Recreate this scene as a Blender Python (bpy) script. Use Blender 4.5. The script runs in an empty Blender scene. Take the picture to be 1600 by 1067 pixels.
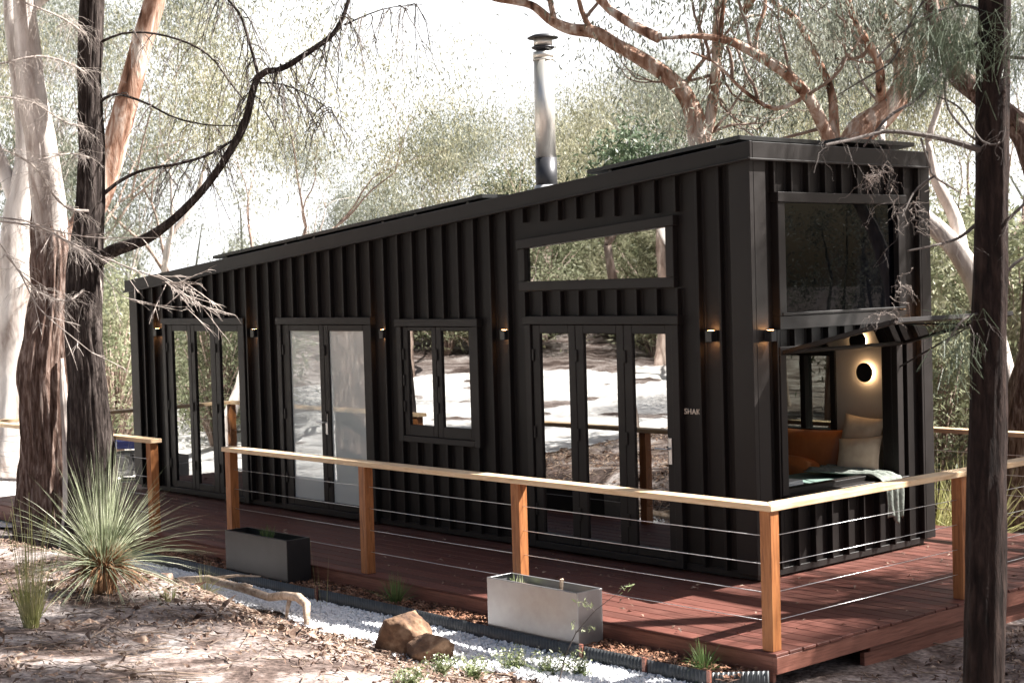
import bpy, math, random
import numpy as np
from mathutils import Matrix, Vector

# ------------------------------------------------------------------ camera, sky, sun, exposure
sc = bpy.context.scene
COL = sc.collection
FPX = 2491.0576
YAW, PITCH, ROLL = -0.838, -0.0358, -0.028
CAM = np.array([8.1086, -9.8518, 2.4235])
_fw = np.array([math.sin(YAW)*math.cos(PITCH), math.cos(YAW)*math.cos(PITCH), math.sin(PITCH)])
_rt0 = np.array([math.cos(YAW), -math.sin(YAW), 0.0])
_up0 = np.cross(_rt0, _fw)
RT = math.cos(ROLL)*_rt0 + math.sin(ROLL)*_up0
UP = -math.sin(ROLL)*_rt0 + math.cos(ROLL)*_up0
FW = _fw
cd = bpy.data.cameras.new("camera")
cam = bpy.data.objects.new("camera", cd); COL.objects.link(cam)
cam.matrix_world = Matrix(((RT[0], UP[0], -FW[0], CAM[0]), (RT[1], UP[1], -FW[1], CAM[1]),
                           (RT[2], UP[2], -FW[2], CAM[2]), (0, 0, 0, 1)))
cd.sensor_width = 36.0
cd.lens = FPX/1600*36
cd.clip_start = 0.1; cd.clip_end = 2000
cd.dof.use_dof = True; cd.dof.focus_distance = 12.4; cd.dof.aperture_fstop = 4.5
sc.camera = cam

SUN = np.array([0.43, 0.52, 0.735]); SUN /= np.linalg.norm(SUN)
EL = math.asin(SUN[2]); AZ = math.atan2(SUN[0], SUN[1])
w = bpy.data.worlds.new("World"); sc.world = w; w.use_nodes = True
nt = w.node_tree; bg = nt.nodes["Background"]
sky = nt.nodes.new("ShaderNodeTexSky"); sky.sky_type = 'NISHITA'; sky.sun_disc = False
sky.sun_elevation = EL; sky.sun_rotation = AZ
sky.air_density = 1.0; sky.dust_density = 3.5; sky.ozone_density = 1.0
# added white cloud bank, low in the north west, to whiten the sky behind trees
tcw = nt.nodes.new("ShaderNodeTexCoord"); dotn = nt.nodes.new("ShaderNodeVectorMath"); dotn.operation = 'DOT_PRODUCT'
dotn.inputs[1].default_value = tuple(np.array([-.74, .67, .12])/1.005); nt.links.new(tcw.outputs['Generated'], dotn.inputs[0])
nzw = nt.nodes.new("ShaderNodeTexNoise"); nzw.inputs['Scale'].default_value = 3.2; nzw.inputs['Detail'].default_value = 7; nt.links.new(tcw.outputs['Generated'], nzw.inputs['Vector'])
adw = nt.nodes.new("ShaderNodeMath"); adw.operation = 'MULTIPLY_ADD'; adw.inputs[1].default_value = .55; nt.links.new(nzw.outputs[0], adw.inputs[0]); nt.links.new(dotn.outputs['Value'], adw.inputs[2])
mrw = nt.nodes.new("ShaderNodeMapRange"); mrw.interpolation_type = 'SMOOTHSTEP'; mrw.inputs['From Min'].default_value = .98; mrw.inputs['From Max'].default_value = 1.16; nt.links.new(adw.outputs[0], mrw.inputs[0])
mxw = nt.nodes.new("ShaderNodeMix"); mxw.data_type = 'RGBA'; nt.links.new(mrw.outputs[0], mxw.inputs[0]); nt.links.new(sky.outputs[0], mxw.inputs[6]); mxw.inputs[7].default_value = (11.0, 11.1, 11.3, 1)
nt.links.new(mxw.outputs[2], bg.inputs[0]); bg.inputs[1].default_value = 0.038
sl = bpy.data.lights.new("sun", 'SUN'); sl.energy = 5.0; sl.angle = math.radians(0.4); sl.color = (1.0, 0.965, 0.915)
so = bpy.data.objects.new("sun", sl); COL.objects.link(so)
so.rotation_euler = Vector(SUN).to_track_quat('Z', 'Y').to_euler(); so.location = (20, 25, 40)
sc.view_settings.view_transform = 'Standard'; sc.view_settings.look = 'None'
sc.view_settings.exposure = 2.0; sc.view_settings.gamma = 1.0
sc.cycles.use_denoising = True
sc.cycles.max_bounces = 8; sc.cycles.transparent_max_bounces = 12
sc.cycles.sample_clamp_indirect = 6.0
sc.cycles.caustics_reflective = False; sc.cycles.caustics_refractive = False

# ------------------------------------------------------------------ helpers
def norm(v): return v/(np.linalg.norm(v, axis=-1, keepdims=True)+1e-12)
def P(u, v, D):
    """a point of the place seen at (u, v) of the photograph, D metres in front of the camera"""
    return CAM + D*(FW + RT*(u-800)/FPX - UP*(v-533.5)/FPX)

def vnoise(x, y, z=0.0, seed=0):
    x = np.asarray(x, float); y = np.asarray(y, float); z = np.asarray(z, float)+0*x
    xi, yi, zi = np.floor(x).astype(np.int64), np.floor(y).astype(np.int64), np.floor(z).astype(np.int64)
    xf, yf, zf = x-xi, y-yi, z-zi
    u, v, t = xf*xf*(3-2*xf), yf*yf*(3-2*yf), zf*zf*(3-2*zf)
    def h(i, j, k):
        n = (i*374761393 + j*668265263 + k*2147483647 + seed*144269)
        n = (n ^ (n >> 13))*1274126177
        n = n ^ (n >> 16)
        return (n & 0xffff)/65535.0
    def l(a, b, t): return a+(b-a)*t
    return l(l(l(h(xi, yi, zi), h(xi+1, yi, zi), u), l(h(xi, yi+1, zi), h(xi+1, yi+1, zi), u), v),
             l(l(h(xi, yi, zi+1), h(xi+1, yi, zi+1), u), l(h(xi, yi+1, zi+1), h(xi+1, yi+1, zi+1), u), v), t)-0.5
def fbm(x, y, z=0.0, o=4, seed=0):
    r = 0; a = 1.0
    for i in range(o):
        r = r + a*vnoise(x*2**i, y*2**i, np.asarray(z)*2**i, seed+i); a *= 0.5
    return r
def sstep(a, b, x):
    t = np.clip((x-a)/(b-a), 0, 1); return t*t*(3-2*t)

def ground_z(x, y, fine=True):
    x = np.asarray(x, float); y = np.asarray(y, float)
    s = -y
    z = -0.24 - 0.06*sstep(0.5, 2.5, x)*sstep(2.0, 0.5, s)
    s1 = np.interp(x, [-4, -2.5, 0.5], [3.7, 3.8, 4.7])
    near = sstep(-9.5, -6.5, x)
    mound = 0.43*sstep(2.62, s1, s) + 0.10*np.clip(s-5, 0, 5)
    z = z + near*mound + (1-near)*0.10*sstep(1.6, 2.6, s)
    r = np.hypot(x+3, y)
    z = z + np.where(s > 4, 0.055*np.clip(r-16, 0, 40)*sstep(4, 10, s), 0.0)
    z = z + 0.10*np.clip(s-24, 0, 60)
    if fine:
        amp = sstep(2.3, 3.2, s)*0.05 + sstep(-4, -6, s)*0.12 + sstep(11, 14, np.abs(x))*0.03
        z = z + amp*fbm(x*0.9, y*0.9, 0, 4, 3) + 0.016*sstep(2.5, 2.9, s)*fbm(x*5, y*5, 0, 3, 9)
    return z

class MB:
    def __init__(self): self.v = []; self.q = []; self.t = []; self.n = 0; self.ng = []
    def add(self, V, quads=None, tris=None, ngons=None):
        V = np.asarray(V, float).reshape(-1, 3)
        if quads is not None and len(quads): self.q.append(np.asarray(quads, np.int64)+self.n)
        if tris is not None and len(tris): self.t.append(np.asarray(tris, np.int64)+self.n)
        if ngons is not None:
            for g in ngons: self.ng.append([i+self.n for i in g])
        self.v.append(V); self.n += len(V); return self
    def box(self, x0, x1, y0, y1, z0, z1):
        return self.hexa([(x0,y0,z0),(x1,y0,z0),(x1,y1,z0),(x0,y1,z0),(x0,y0,z1),(x1,y0,z1),(x1,y1,z1),(x0,y1,z1)])
    def hexa(self, V):
        return self.add(V, [(0,3,2,1),(4,5,6,7),(0,1,5,4),(1,2,6,5),(2,3,7,6),(3,0,4,7)])
    def obox(self, c, ax, ay, az, sx, sy, sz):
        c = np.array(c, float); ax, ay, az = [np.array(a, float) for a in (ax, ay, az)]
        V = [c+ax*sx*i/2+ay*sy*j/2+az*sz*k/2 for k in (-1,1) for (i,j) in ((-1,-1),(1,-1),(1,1),(-1,1))]
        return self.hexa(V)
    def tube(self, pts, rad, n=8, caps=True, bark=0.0, seed=0, bf=3.0):
        p = np.asarray(pts, float); K = len(p)
        r = np.full(K, rad, float) if np.isscalar(rad) else np.asarray(rad, float)
        t = np.gradient(p, axis=0); t = norm(t)
        ref = np.array([0.31, 0.87, 0.12]) if abs(t[0] @ np.array([0.31,0.87,0.12])) < .9 else np.array([1., 0, 0])
        a = ref - t[0]*(ref@t[0]); a /= np.linalg.norm(a)
        A = [a]
        for i in range(1, K):
            a = A[-1]-t[i]*(A[-1]@t[i]); A.append(a/np.linalg.norm(a))
        A = np.array(A); B = np.cross(t, A)
        th = np.linspace(0, 2*np.pi, n, endpoint=False)
        rr = r[:, None]*np.ones(n)
        if bark:
            d = np.concatenate([[0], np.cumsum(np.linalg.norm(np.diff(p, axis=0), axis=1))])
            cx, cy = np.cos(th)[None]*bf+0*d[:, None], np.sin(th)[None]*bf+0*d[:, None]
            dz = d[:, None]+0*cx
            rr = rr*(1+bark*fbm(cx+50, cy+50, dz*1.3, 3, seed)+bark*0.9*fbm(cx*2.7+90, cy*2.7, dz*0.7, 2, seed+7))
        V = p[:, None]+rr[..., None]*(np.cos(th)[None, :, None]*A[:, None]+np.sin(th)[None, :, None]*B[:, None])
        i = np.arange(K-1)[:, None]*n; j = np.arange(n)[None]; j2 = (j+1) % n
        Q = np.stack([i+j, i+j2, i+n+j2, i+n+j], -1).reshape(-1, 4)
        ng = [list(range(n))[::-1], [(K-1)*n+k for k in range(n)]] if caps else None
        return self.add(V.reshape(-1, 3), Q, ngons=ng)
    def tubes(self, Pn, R, n=3):
        """many tubes at once: Pn (N,K,3), R (N,K)"""
        Pn = np.asarray(Pn, float); N, K, _ = Pn.shape
        R = np.broadcast_to(np.asarray(R, float), (N, K))
        t = norm(np.gradient(Pn, axis=1))
        ref = np.array([0.37, 0.61, 0.7]); a = norm(np.cross(t, ref)); b = np.cross(t, a)
        th = np.linspace(0, 2*np.pi, n, endpoint=False)
        V = Pn[:, :, None]+R[..., None, None]*(np.cos(th)[None, None, :, None]*a[:, :, None]+np.sin(th)[None, None, :, None]*b[:, :, None])
        base = (np.arange(N)*K*n)[:, None, None]; i = (np.arange(K-1)*n)[None, :, None]; j = np.arange(n)[None, None]; j2 = (j+1) % n
        Q = np.stack([base+i+j, base+i+j2, base+i+n+j2, base+i+n+j], -1).reshape(-1, 4)
        return self.add(V.reshape(-1, 3), Q)
    def ribbons(self, Pn, Wd, side):
        """many flat ribbons: Pn (N,K,3), Wd (N,K) widths, side (N,3)"""
        N, K, _ = Pn.shape
        V = np.stack([Pn-side[:, None]*Wd[..., None]/2, Pn+side[:, None]*Wd[..., None]/2], 2)
        base = (np.arange(N)*K*2)[:, None]; i = (np.arange(K-1)*2)[None]
        Q = np.stack([base+i, base+i+1, base+i+3, base+i+2], -1).reshape(-1, 4)
        return self.add(V.reshape(-1, 3), Q)
    def lathe(self, prof, c, n=24, axis=(0,0,1), smooth=False):
        az = norm(np.array(axis, float)); ref = np.array([1., 0, 0]) if abs(az[0]) < .9 else np.array([0, 1., 0])
        ax = norm(np.cross(ref, az)); ay = np.cross(az, ax); c = np.array(c, float)
        th = np.linspace(0, 2*np.pi, n, endpoint=False)
        V = np.array([c+r*(np.cos(a)*ax+np.sin(a)*ay)+z*az for r, z in prof for a in th])
        K = len(prof); i = np.arange(K-1)[:, None]*n; j = np.arange(n)[None]; j2 = (j+1) % n
        Q = np.stack([i+j, i+j2, i+n+j2, i+n+j], -1).reshape(-1, 4)
        return self.add(V, Q, ngons=[list(range(n))[::-1], [(K-1)*n+k for k in range(n)]])
    def leaves(self, C, L, Wd, rng, droop=1.0):
        N = len(C)
        d = norm(rng.normal(size=(N, 3))+np.array([0, 0, -droop])); s = norm(np.cross(d, rng.normal(size=(N, 3))))
        l = (L*rng.uniform(.6, 1.3, N))[:, None]; ww = (Wd*rng.uniform(.7, 1.2, N))[:, None]
        V = np.stack([C-d*l/2, C+s*ww/2-d*l*.08, C+d*l/2, C-s*ww/2-d*l*.08], 1)
        return self.add(V.reshape(-1, 3), np.arange(N*4).reshape(N, 4))
    def mesh(self, name, m=None, smooth=False):
        V = np.concatenate(self.v) if self.v else np.zeros((0, 3))
        Q = np.concatenate(self.q) if self.q else np.zeros((0, 4), np.int64)
        T = np.concatenate(self.t) if self.t else np.zeros((0, 3), np.int64)
        G = self.ng
        loops = np.concatenate([Q.ravel(), T.ravel()]+([np.concatenate([np.array(g) for g in G])] if G else [])).astype(np.int32)
        tot = np.concatenate([np.full(len(Q), 4), np.full(len(T), 3), np.array([len(g) for g in G], int)]).astype(np.int32)
        st = np.concatenate([[0], np.cumsum(tot)[:-1]]).astype(np.int32) if len(tot) else np.zeros(0, np.int32)
        me = bpy.data.meshes.new(name)
        me.vertices.add(len(V)); me.vertices.foreach_set('co', V.astype(np.float32).ravel())
        me.loops.add(len(loops)); me.loops.foreach_set('vertex_index', loops)
        me.polygons.add(len(tot)); me.polygons.foreach_set('loop_start', st); me.polygons.foreach_set('loop_total', tot)
        me.polygons.foreach_set('use_smooth', np.full(len(tot), bool(smooth)))
        me.update(calc_edges=True); me.validate()
        if m: me.materials.append(m)
        return me
    def build(self, name, m, parent=None, smooth=False, bevel=0.0, seg=1):
        o = bpy.data.objects.new(name, self.mesh(name, m, smooth)); COL.objects.link(o)
        if parent is not None: put(o, parent)
        if bevel:
            b = o.modifiers.new("bevel", 'BEVEL'); b.width = bevel; b.segments = seg; b.limit_method = 'ANGLE'
        return o
def put(o, parent):
    """parent o, keeping its mesh in world coordinates"""
    o.parent = parent
    off = Vector((0, 0, 0)); p = parent
    while p is not None: off += p.location; p = p.parent
    o.location = Vector(o.location) - off
def tag(o, label=None, cat=None, group=None, kind=None):
    if label: o['label'] = label
    if cat: o['category'] = cat
    if group: o['group'] = group
    if kind: o['kind'] = kind
    return o
def thing(name, loc, label, cat, group=None):
    o = bpy.data.objects.new(name, None); COL.objects.link(o); o.location = loc; o.empty_display_size = .2
    return tag(o, label, cat, group)
def dup(root, loc, rz, scale, label, group=None):
    r = root.copy(); COL.objects.link(r); r.location = loc; r.rotation_euler = (0, 0, rz); r.scale = (scale,)*3
    tag(r, label, None, group)
    for ch in list(root.children):
        c = ch.copy(); COL.objects.link(c); c.parent = r
        for g in list(ch.children):
            d = g.copy(); COL.objects.link(d); d.parent = c
    return r

# ------------------------------------------------------------------ materials
def mk(name, cols, rough=.6, scale=5.0, stretch=(1,1,1), detail=5, bump=0.0, bscale=None, metal=0.0, spec=0.5,
       pos=None, coord='Object', emis=None, dist=0.0, rough2=None):
    m = bpy.data.materials.new(name); m.use_nodes = True
    n = m.node_tree.nodes; L = m.node_tree.links; b = n['Principled BSDF']
    b.inputs['Roughness'].default_value = rough; b.inputs['Metallic'].default_value = metal
    b.inputs['Specular IOR Level'].default_value = spec
    if len(cols) == 1 and not bump:
        b.inputs['Base Color'].default_value = (*cols[0], 1)
    else:
        tc = n.new('ShaderNodeTexCoord'); mp = n.new('ShaderNodeMapping'); mp.inputs['Scale'].default_value = stretch
        L.new(tc.outputs[coord], mp.inputs[0])
        nz = n.new('ShaderNodeTexNoise'); nz.inputs['Scale'].default_value = scale; nz.inputs['Detail'].default_value = detail
        nz.inputs['Roughness'].default_value = .62; nz.inputs['Distortion'].default_value = dist
        L.new(mp.outputs[0], nz.inputs['Vector'])
        cr = n.new('ShaderNodeValToRGB'); e = cr.color_ramp.elements
        ps = pos or list(np.linspace(.32, .68, max(len(cols), 2)))
        cc = cols if len(cols) > 1 else [cols[0], cols[0]]
        while len(e) < len(cc): e.new(.5)
        for i, c in enumerate(cc): e[i].position = ps[i]; e[i].color = (*c, 1)
        L.new(nz.outputs[0], cr.inputs[0]); L.new(cr.outputs[0], b.inputs['Base Color'])
        if rough2 is not None:
            mr = n.new('ShaderNodeMapRange'); mr.inputs['To Min'].default_value = rough; mr.inputs['To Max'].default_value = rough2
            mr.inputs['From Min'].default_value = .3; mr.inputs['From Max'].default_value = .7
            L.new(nz.outputs[0], mr.inputs[0]); L.new(mr.outputs[0], b.inputs['Roughness'])
        if bump:
            src = nz
            if bscale:
                src = n.new('ShaderNodeTexNoise'); src.inputs['Scale'].default_value = bscale; src.inputs['Detail'].default_value = 6
                L.new(mp.outputs[0], src.inputs['Vector'])
            bp = n.new('ShaderNodeBump'); bp.inputs['Strength'].default_value = bump; bp.inputs['Distance'].default_value = .03
            L.new(src.outputs[0], bp.inputs['Height']); L.new(bp.outputs[0], b.inputs['Normal'])
    if emis:
        b.inputs['Emission Color'].default_value = (*emis[0], 1); b.inputs['Emission Strength'].default_value = emis[1]
    return m
def mk_leaf(name, cols, trans=.35, scale=2.2, rough=.5):
    m = mk(name, cols, rough=rough, scale=scale, detail=3, coord='Object', spec=.4)
    n = m.node_tree.nodes; L = m.node_tree.links; b = n['Principled BSDF']; out = n['Material Output']
    src = b.inputs['Base Color'].links[0].from_socket
    tr = n.new('ShaderNodeBsdfTranslucent'); mx = n.new('ShaderNodeMixShader'); mx.inputs[0].default_value = trans
    L.new(src, tr.inputs[0]); L.new(b.outputs[0], mx.inputs[1]); L.new(tr.outputs[0], mx.inputs[2]); L.new(mx.outputs[0], out.inputs[0])
    return m
def mk_glass(name, base, fac, wav=0.008, rough=0.0, tint=(.93, .95, .95)):
    m = mk(name, [base], rough=.4); n = m.node_tree.nodes; L = m.node_tree.links
    b = n['Principled BSDF']; b.inputs['Specular IOR Level'].default_value = 0.0
    g = n.new('ShaderNodeBsdfGlossy'); g.inputs['Roughness'].default_value = rough; g.inputs[0].default_value = (*tint, 1)
    tc = n.new('ShaderNodeTexCoord'); nz = n.new('ShaderNodeTexNoise'); nz.inputs['Scale'].default_value = 3.0; nz.inputs['Detail'].default_value = 2
    L.new(tc.outputs['Object'], nz.inputs['Vector'])
    bp = n.new('ShaderNodeBump'); bp.inputs['Strength'].default_value = wav; bp.inputs['Distance'].default_value = .02
    L.new(nz.outputs[0], bp.inputs['Height']); L.new(bp.outputs[0], g.inputs['Normal'])
    mx = n.new('ShaderNodeMixShader'); mx.inputs[0].default_value = fac
    L.new(b.outputs[0], mx.inputs[1]); L.new(g.outputs[0], mx.inputs[2]); L.new(mx.outputs[0], n['Material Output'].inputs[0])
    return m
def mk_clear(name):
    m = bpy.data.materials.new(name); m.use_nodes = True; n = m.node_tree.nodes; L = m.node_tree.links
    t = n.new('ShaderNodeBsdfTransparent'); g = n.new('ShaderNodeBsdfGlossy'); g.inputs['Roughness'].default_value = 0.0
    mx = n.new('ShaderNodeMixShader'); mx.inputs[0].default_value = .07
    t.inputs[0].default_value = (.36, .38, .36, 1)
    L.new(t.outputs[0], mx.inputs[1]); L.new(g.outputs[0], mx.inputs[2]); L.new(mx.outputs[0], n['Material Output'].inputs[0])
    return m
def mk_boards(name, cols, axis, pitch, rough=.45, bump=.15):
    """timber boards: one random tone per board across `axis`, grain along the other"""
    m = mk(name, cols, rough=rough, scale=3.0, stretch=(1.2, 30, 30) if axis == 'Y' else (30, 1.2, 30), bump=bump, detail=6, rough2=rough+.2)
    n = m.node_tree.nodes; L = m.node_tree.links; b = n['Principled BSDF']
    src = b.inputs['Base Color'].links[0].from_socket
    tc = n.new('ShaderNodeTexCoord'); sx = n.new('ShaderNodeSeparateXYZ'); L.new(tc.outputs['Object'], sx.inputs[0])
    dv = n.new('ShaderNodeMath'); dv.operation = 'DIVIDE'; dv.inputs[1].default_value = pitch; L.new(sx.outputs[axis], dv.inputs[0])
    fl = n.new('ShaderNodeMath'); fl.operation = 'FLOOR'; L.new(dv.outputs[0], fl.inputs[0])
    wn = n.new('ShaderNodeTexWhiteNoise'); wn.noise_dimensions = '1D'; L.new(fl.outputs[0], wn.inputs['W'])
    mr = n.new('ShaderNodeMapRange'); mr.inputs['To Min'].default_value = .68; mr.inputs['To Max'].default_value = 1.25; L.new(wn.outputs['Value'], mr.inputs[0])
    hs = n.new('ShaderNodeHueSaturation'); L.new(src, hs.inputs['Color']); L.new(mr.outputs[0], hs.inputs['Value']); L.new(hs.outputs[0], b.inputs['Base Color'])
    return m

M = {}
M['clad'] = mk('charcoal_cladding', [(.0085,.0066,.0060), (.013,.0102,.0093)], rough=.5, spec=.24, scale=2.5, stretch=(1,1,.4), rough2=.52, bump=.05)
M['frame'] = mk('charcoal_frame', [(.012,.0096,.0089), (.0155,.0126,.0116)], rough=.45, scale=8, rough2=.55, bump=.03, spec=.30)
M['roof'] = mk('dark_roof', [(.03,.03,.032)], rough=.5)
M['solar'] = mk('solar_cell', [(.006,.007,.012)], rough=.15)
M['alu'] = mk('dark_alloy', [(.05,.05,.05)], rough=.35, metal=.6)
M['glass'] = mk_glass('reflective_glass', (.004,.004,.004), .40, wav=.012)
M['frost'] = mk_glass('frosted_glass', (.60,.66,.64), .20)
M['dglass'] = mk_glass('dark_glass', (.0015,.0015,.0022), .022)
M['aglass'] = mk_glass('awning_glass', (.002,.002,.002), .5, wav=.004)
M['clear'] = mk_clear('clear_glass')
M['plaster'] = mk('interior_plaster', [(.42,.37,.32), (.46,.41,.35)], rough=.85, scale=3)
M['ply'] = mk('interior_timber', [(.42,.26,.14), (.5,.33,.19)], rough=.55, scale=3, stretch=(1,20,20))
M['benchtop'] = mk('green_cloth', [(.10,.16,.14), (.14,.2,.17)], rough=.9, scale=20)
M['orange'] = mk('tan_leather', [(.42,.13,.04), (.55,.19,.06)], rough=.45, scale=6, bump=.1)
M['pillow'] = mk('oatmeal_linen', [(.62,.47,.33), (.72,.58,.43)], rough=.9, scale=14, bump=.1)
M['throw'] = mk('grey_green_wool', [(.15,.17,.15), (.24,.26,.23)], rough=.95, scale=30, bump=.4)
M['white'] = mk('white_card', [(.75,.74,.72)], rough=.6)
M['deck'] = mk_boards('merbau_deck', [(.062,.021,.016), (.12,.042,.031), (.18,.075,.056)], 'Y', .14, rough=.5)
M['deck'].node_tree.nodes['Principled BSDF'].inputs['Specular IOR Level'].default_value = .3
M['merbau'] = mk('merbau_fascia', [(.13,.046,.032), (.2,.078,.054), (.24,.1,.07)], rough=.5, scale=3, stretch=(1.5,1.5,25), bump=.12)
M['rail'] = mk('cypress_rail', [(.50,.32,.17), (.62,.44,.27), (.66,.5,.33)], rough=.55, scale=2.5, stretch=(1.5,1.5,14), bump=.08, dist=1.0)
M['post'] = mk('cypress_post', [(.17,.055,.014), (.29,.105,.03), (.36,.15,.05)], rough=.55, scale=2.5, stretch=(14,14,1.2), bump=.08, dist=1.2)
M['steel'] = mk('stainless_wire', [(.62,.62,.62)], rough=.3, metal=.9)
M['flue'] = mk('stainless_flue', [(.70,.67,.61), (.84,.81,.75)], rough=.34, scale=3, stretch=(6,6,.3), metal=.72, rough2=.46)
M['fluedark'] = mk('dark_flue', [(.06,.06,.065)], rough=.4, metal=.5)
M['flash'] = mk('lead_flashing', [(.45,.45,.46), (.55,.55,.56)], rough=.5, scale=6, metal=.3)
M['zinc'] = mk('zincalume', [(.33,.33,.335), (.38,.38,.385)], rough=.30, scale=14, metal=.7, rough2=.38, detail=8)
M['dplant'] = mk('charcoal_zinc', [(.018,.017,.018), (.028,.026,.027)], rough=.42, scale=6, metal=.2)
M['edging'] = mk('grey_edging', [(.06,.064,.067), (.095,.10,.104)], rough=.5, scale=6, metal=.4)
M['soil'] = mk('potting_soil', [(.02,.014,.01), (.05,.035,.025)], rough=.95, scale=30, bump=.6)
M['mulchbase'] = mk('mulch_soil', [(.05,.025,.016), (.10,.052,.034)], rough=.95, scale=25, bump=.6)
M['chip'] = mk('bark_chip', [(.10,.04,.022), (.24,.11,.06), (.42,.24,.15)], rough=.85, scale=14, detail=2)
M['stone'] = mk('white_pebble', [(.62,.63,.66), (.78,.78,.79), (.86,.86,.85)], rough=.7, scale=22, detail=3)
M['pathbase'] = mk('crushed_white', [(.5,.5,.5), (.78,.77,.75)], rough=.9, scale=40, bump=.6)
M['drive'] = mk('pale_drive_gravel', [(.46,.42,.39), (.74,.71,.68), (.83,.81,.79)], rough=.9, scale=1.6, detail=9, bump=.3, bscale=40)
M['rock'] = mk('ochre_rock', [(.05,.026,.017), (.15,.083,.046), (.33,.22,.14)], rough=.9, scale=7, detail=8, bump=.7)
M['log'] = mk('weathered_branch', [(.22,.15,.10), (.45,.34,.25), (.55,.45,.36)], rough=.8, scale=8, stretch=(3,3,3), bump=.4)
M['litter'] = mk('leaf_litter', [(.055,.03,.022), (.19,.115,.08), (.44,.34,.26)], rough=.8, scale=17, detail=2)
M['stick'] = mk('dry_sticks', [(.16,.11,.08), (.38,.29,.22)], rough=.85, scale=9, detail=2)
M['black'] = mk('black_enamel', [(.012,.012,.013)], rough=.35)
M['blue'] = mk('blue_enamel', [(.012,.02,.10)], rough=.3)
M['engine'] = mk('engine_alloy', [(.06,.06,.06), (.2,.2,.2)], rough=.5, scale=20, metal=.5)
M['lettering'] = mk('pale_lettering', [(.75,.66,.55)], rough=.4)
M['lampglow'] = mk('lamp_glow', [(.9,.7,.45)], emis=((1., .48, .18), 20.0))
M['ringglow'] = mk('ring_glow', [(.9,.7,.45)], emis=((1., .66, .36), 8.0))
M['gtleaf'] = mk_leaf('grass_tree_leaf', [(.15,.18,.10), (.36,.39,.25), (.60,.60,.46)], .3, 7)
M['gtskirt'] = mk('dead_skirt', [(.16,.07,.03), (.32,.17,.08)], rough=.8, scale=10)
M['grass'] = mk_leaf('dry_grass', [(.28,.30,.10), (.45,.44,.20), (.5,.45,.26)], .3, 5)
M['ggrass'] = mk_leaf('green_grass', [(.07,.12,.035), (.16,.22,.08)], .3, 6)
M['weed'] = mk_leaf('weed_leaf', [(.10,.14,.05), (.22,.26,.12), (.36,.37,.24)], .3, 9)
M['flower'] = mk('weed_flower', [(.62,.62,.5)], rough=.8)
M['euca'] = mk_leaf('eucalypt_leaf_olive', [(.04,.052,.036), (.165,.18,.13), (.46,.465,.37)], .42, 1.3)
M['eucb'] = mk_leaf('eucalypt_leaf_pale', [(.055,.07,.056), (.215,.235,.185), (.52,.525,.44)], .42, 1.3)
M['eucc'] = mk_leaf('eucalypt_leaf_yellow', [(.075,.08,.045), (.26,.255,.155), (.55,.52,.38)], .42, 1.3)
M['pine'] = mk_leaf('needle_green', [(.045,.075,.042), (.13,.175,.10)], .25, 1.2)
M['shrub'] = mk_leaf('shrub_leaf', [(.10,.125,.065), (.28,.295,.18), (.48,.47,.33)], .4, 1.5)
M['far'] = mk_leaf('far_foliage', [(.08,.095,.072), (.24,.255,.20), (.50,.505,.43)], .4, .35)
M['twig'] = mk('dark_twig', [(.055,.045,.04), (.11,.09,.08)], rough=.85, scale=5)
M['paletwig'] = mk('bleached_twig', [(.21,.175,.155), (.44,.38,.34)], rough=.85, scale=5)
M['needle'] = mk_leaf('she_oak_needle', [(.07,.10,.06), (.14,.17,.11)], .2, 3)
def bark(name, cols, sc_=3.0, st=(7, 7, 1.3), b=1.0): return mk(name, cols, rough=.9, scale=sc_, stretch=st, bump=b, detail=9, spec=.2, dist=.4)
M['b_string'] = bark('stringybark', [(.035,.018,.013), (.15,.095,.075), (.38,.30,.26)], 3.4, (9, 9, 1.3), 1.0)
M['b_dark'] = bark('dark_ironbark', [(.012,.008,.007), (.045,.034,.030), (.13,.105,.095)], 3.6, (9, 9, 1.3))
M['b_near'] = bark('dark_she_oak_bark', [(.006,.004,.003), (.020,.012,.010), (.048,.031,.025)], 4)
M['b_red'] = mk('red_gum_bark', [(.05,.026,.018), (.25,.13,.085), (.47,.31,.235), (.70,.61,.54)], rough=.9, scale=2.0, stretch=(3.2, 3.2, .8), bump=1.0, detail=10, spec=.2, dist=.9, pos=[.31, .42, .52, .62])
M['b_pale'] = bark('sunlit_bark', [(.26,.20,.17), (.56,.50,.46), (.76,.71,.67)], 1.6, (3, 3, .7), .4)
M['b_mid'] = bark('grey_gum_bark', [(.17,.11,.085), (.32,.24,.20), (.46,.38,.33)], 2.0, (3, 3, .8), .5)

# ground: pale sand under patchy leaf litter
def mk_ground():
    m = mk('sandy_forest_floor', [(.045,.032,.028), (.13,.095,.082), (.29,.24,.22), (.47,.42,.395)], rough=.95, scale=1.1,
           detail=12, bump=1.0, bscale=18, pos=[.34, .44, .54, .66], dist=.9, spec=.1)
    n = m.node_tree.nodes; L = m.node_tree.links; b = n['Principled BSDF']
    src = b.inputs['Base Color'].links[0].from_socket
    tc = n.new('ShaderNodeTexCoord'); nz = n.new('ShaderNodeTexNoise'); nz.inputs['Scale'].default_value = 26; nz.inputs['Detail'].default_value = 6
    L.new(tc.outputs['Object'], nz.inputs['Vector'])
    mr = n.new('ShaderNodeMapRange'); mr.inputs['From Min'].default_value = .35; mr.inputs['From Max'].default_value = .65
    mr.inputs['To Min'].default_value = .55; mr.inputs['To Max'].default_value = 1.3; L.new(nz.outputs[0], mr.inputs[0])
    hs = n.new('ShaderNodeHueSaturation'); L.new(src, hs.inputs['Color']); L.new(mr.outputs[0], hs.inputs['Value']); L.new(hs.outputs[0], b.inputs['Base Color'])
    return m
M['ground'] = mk_ground()

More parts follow.
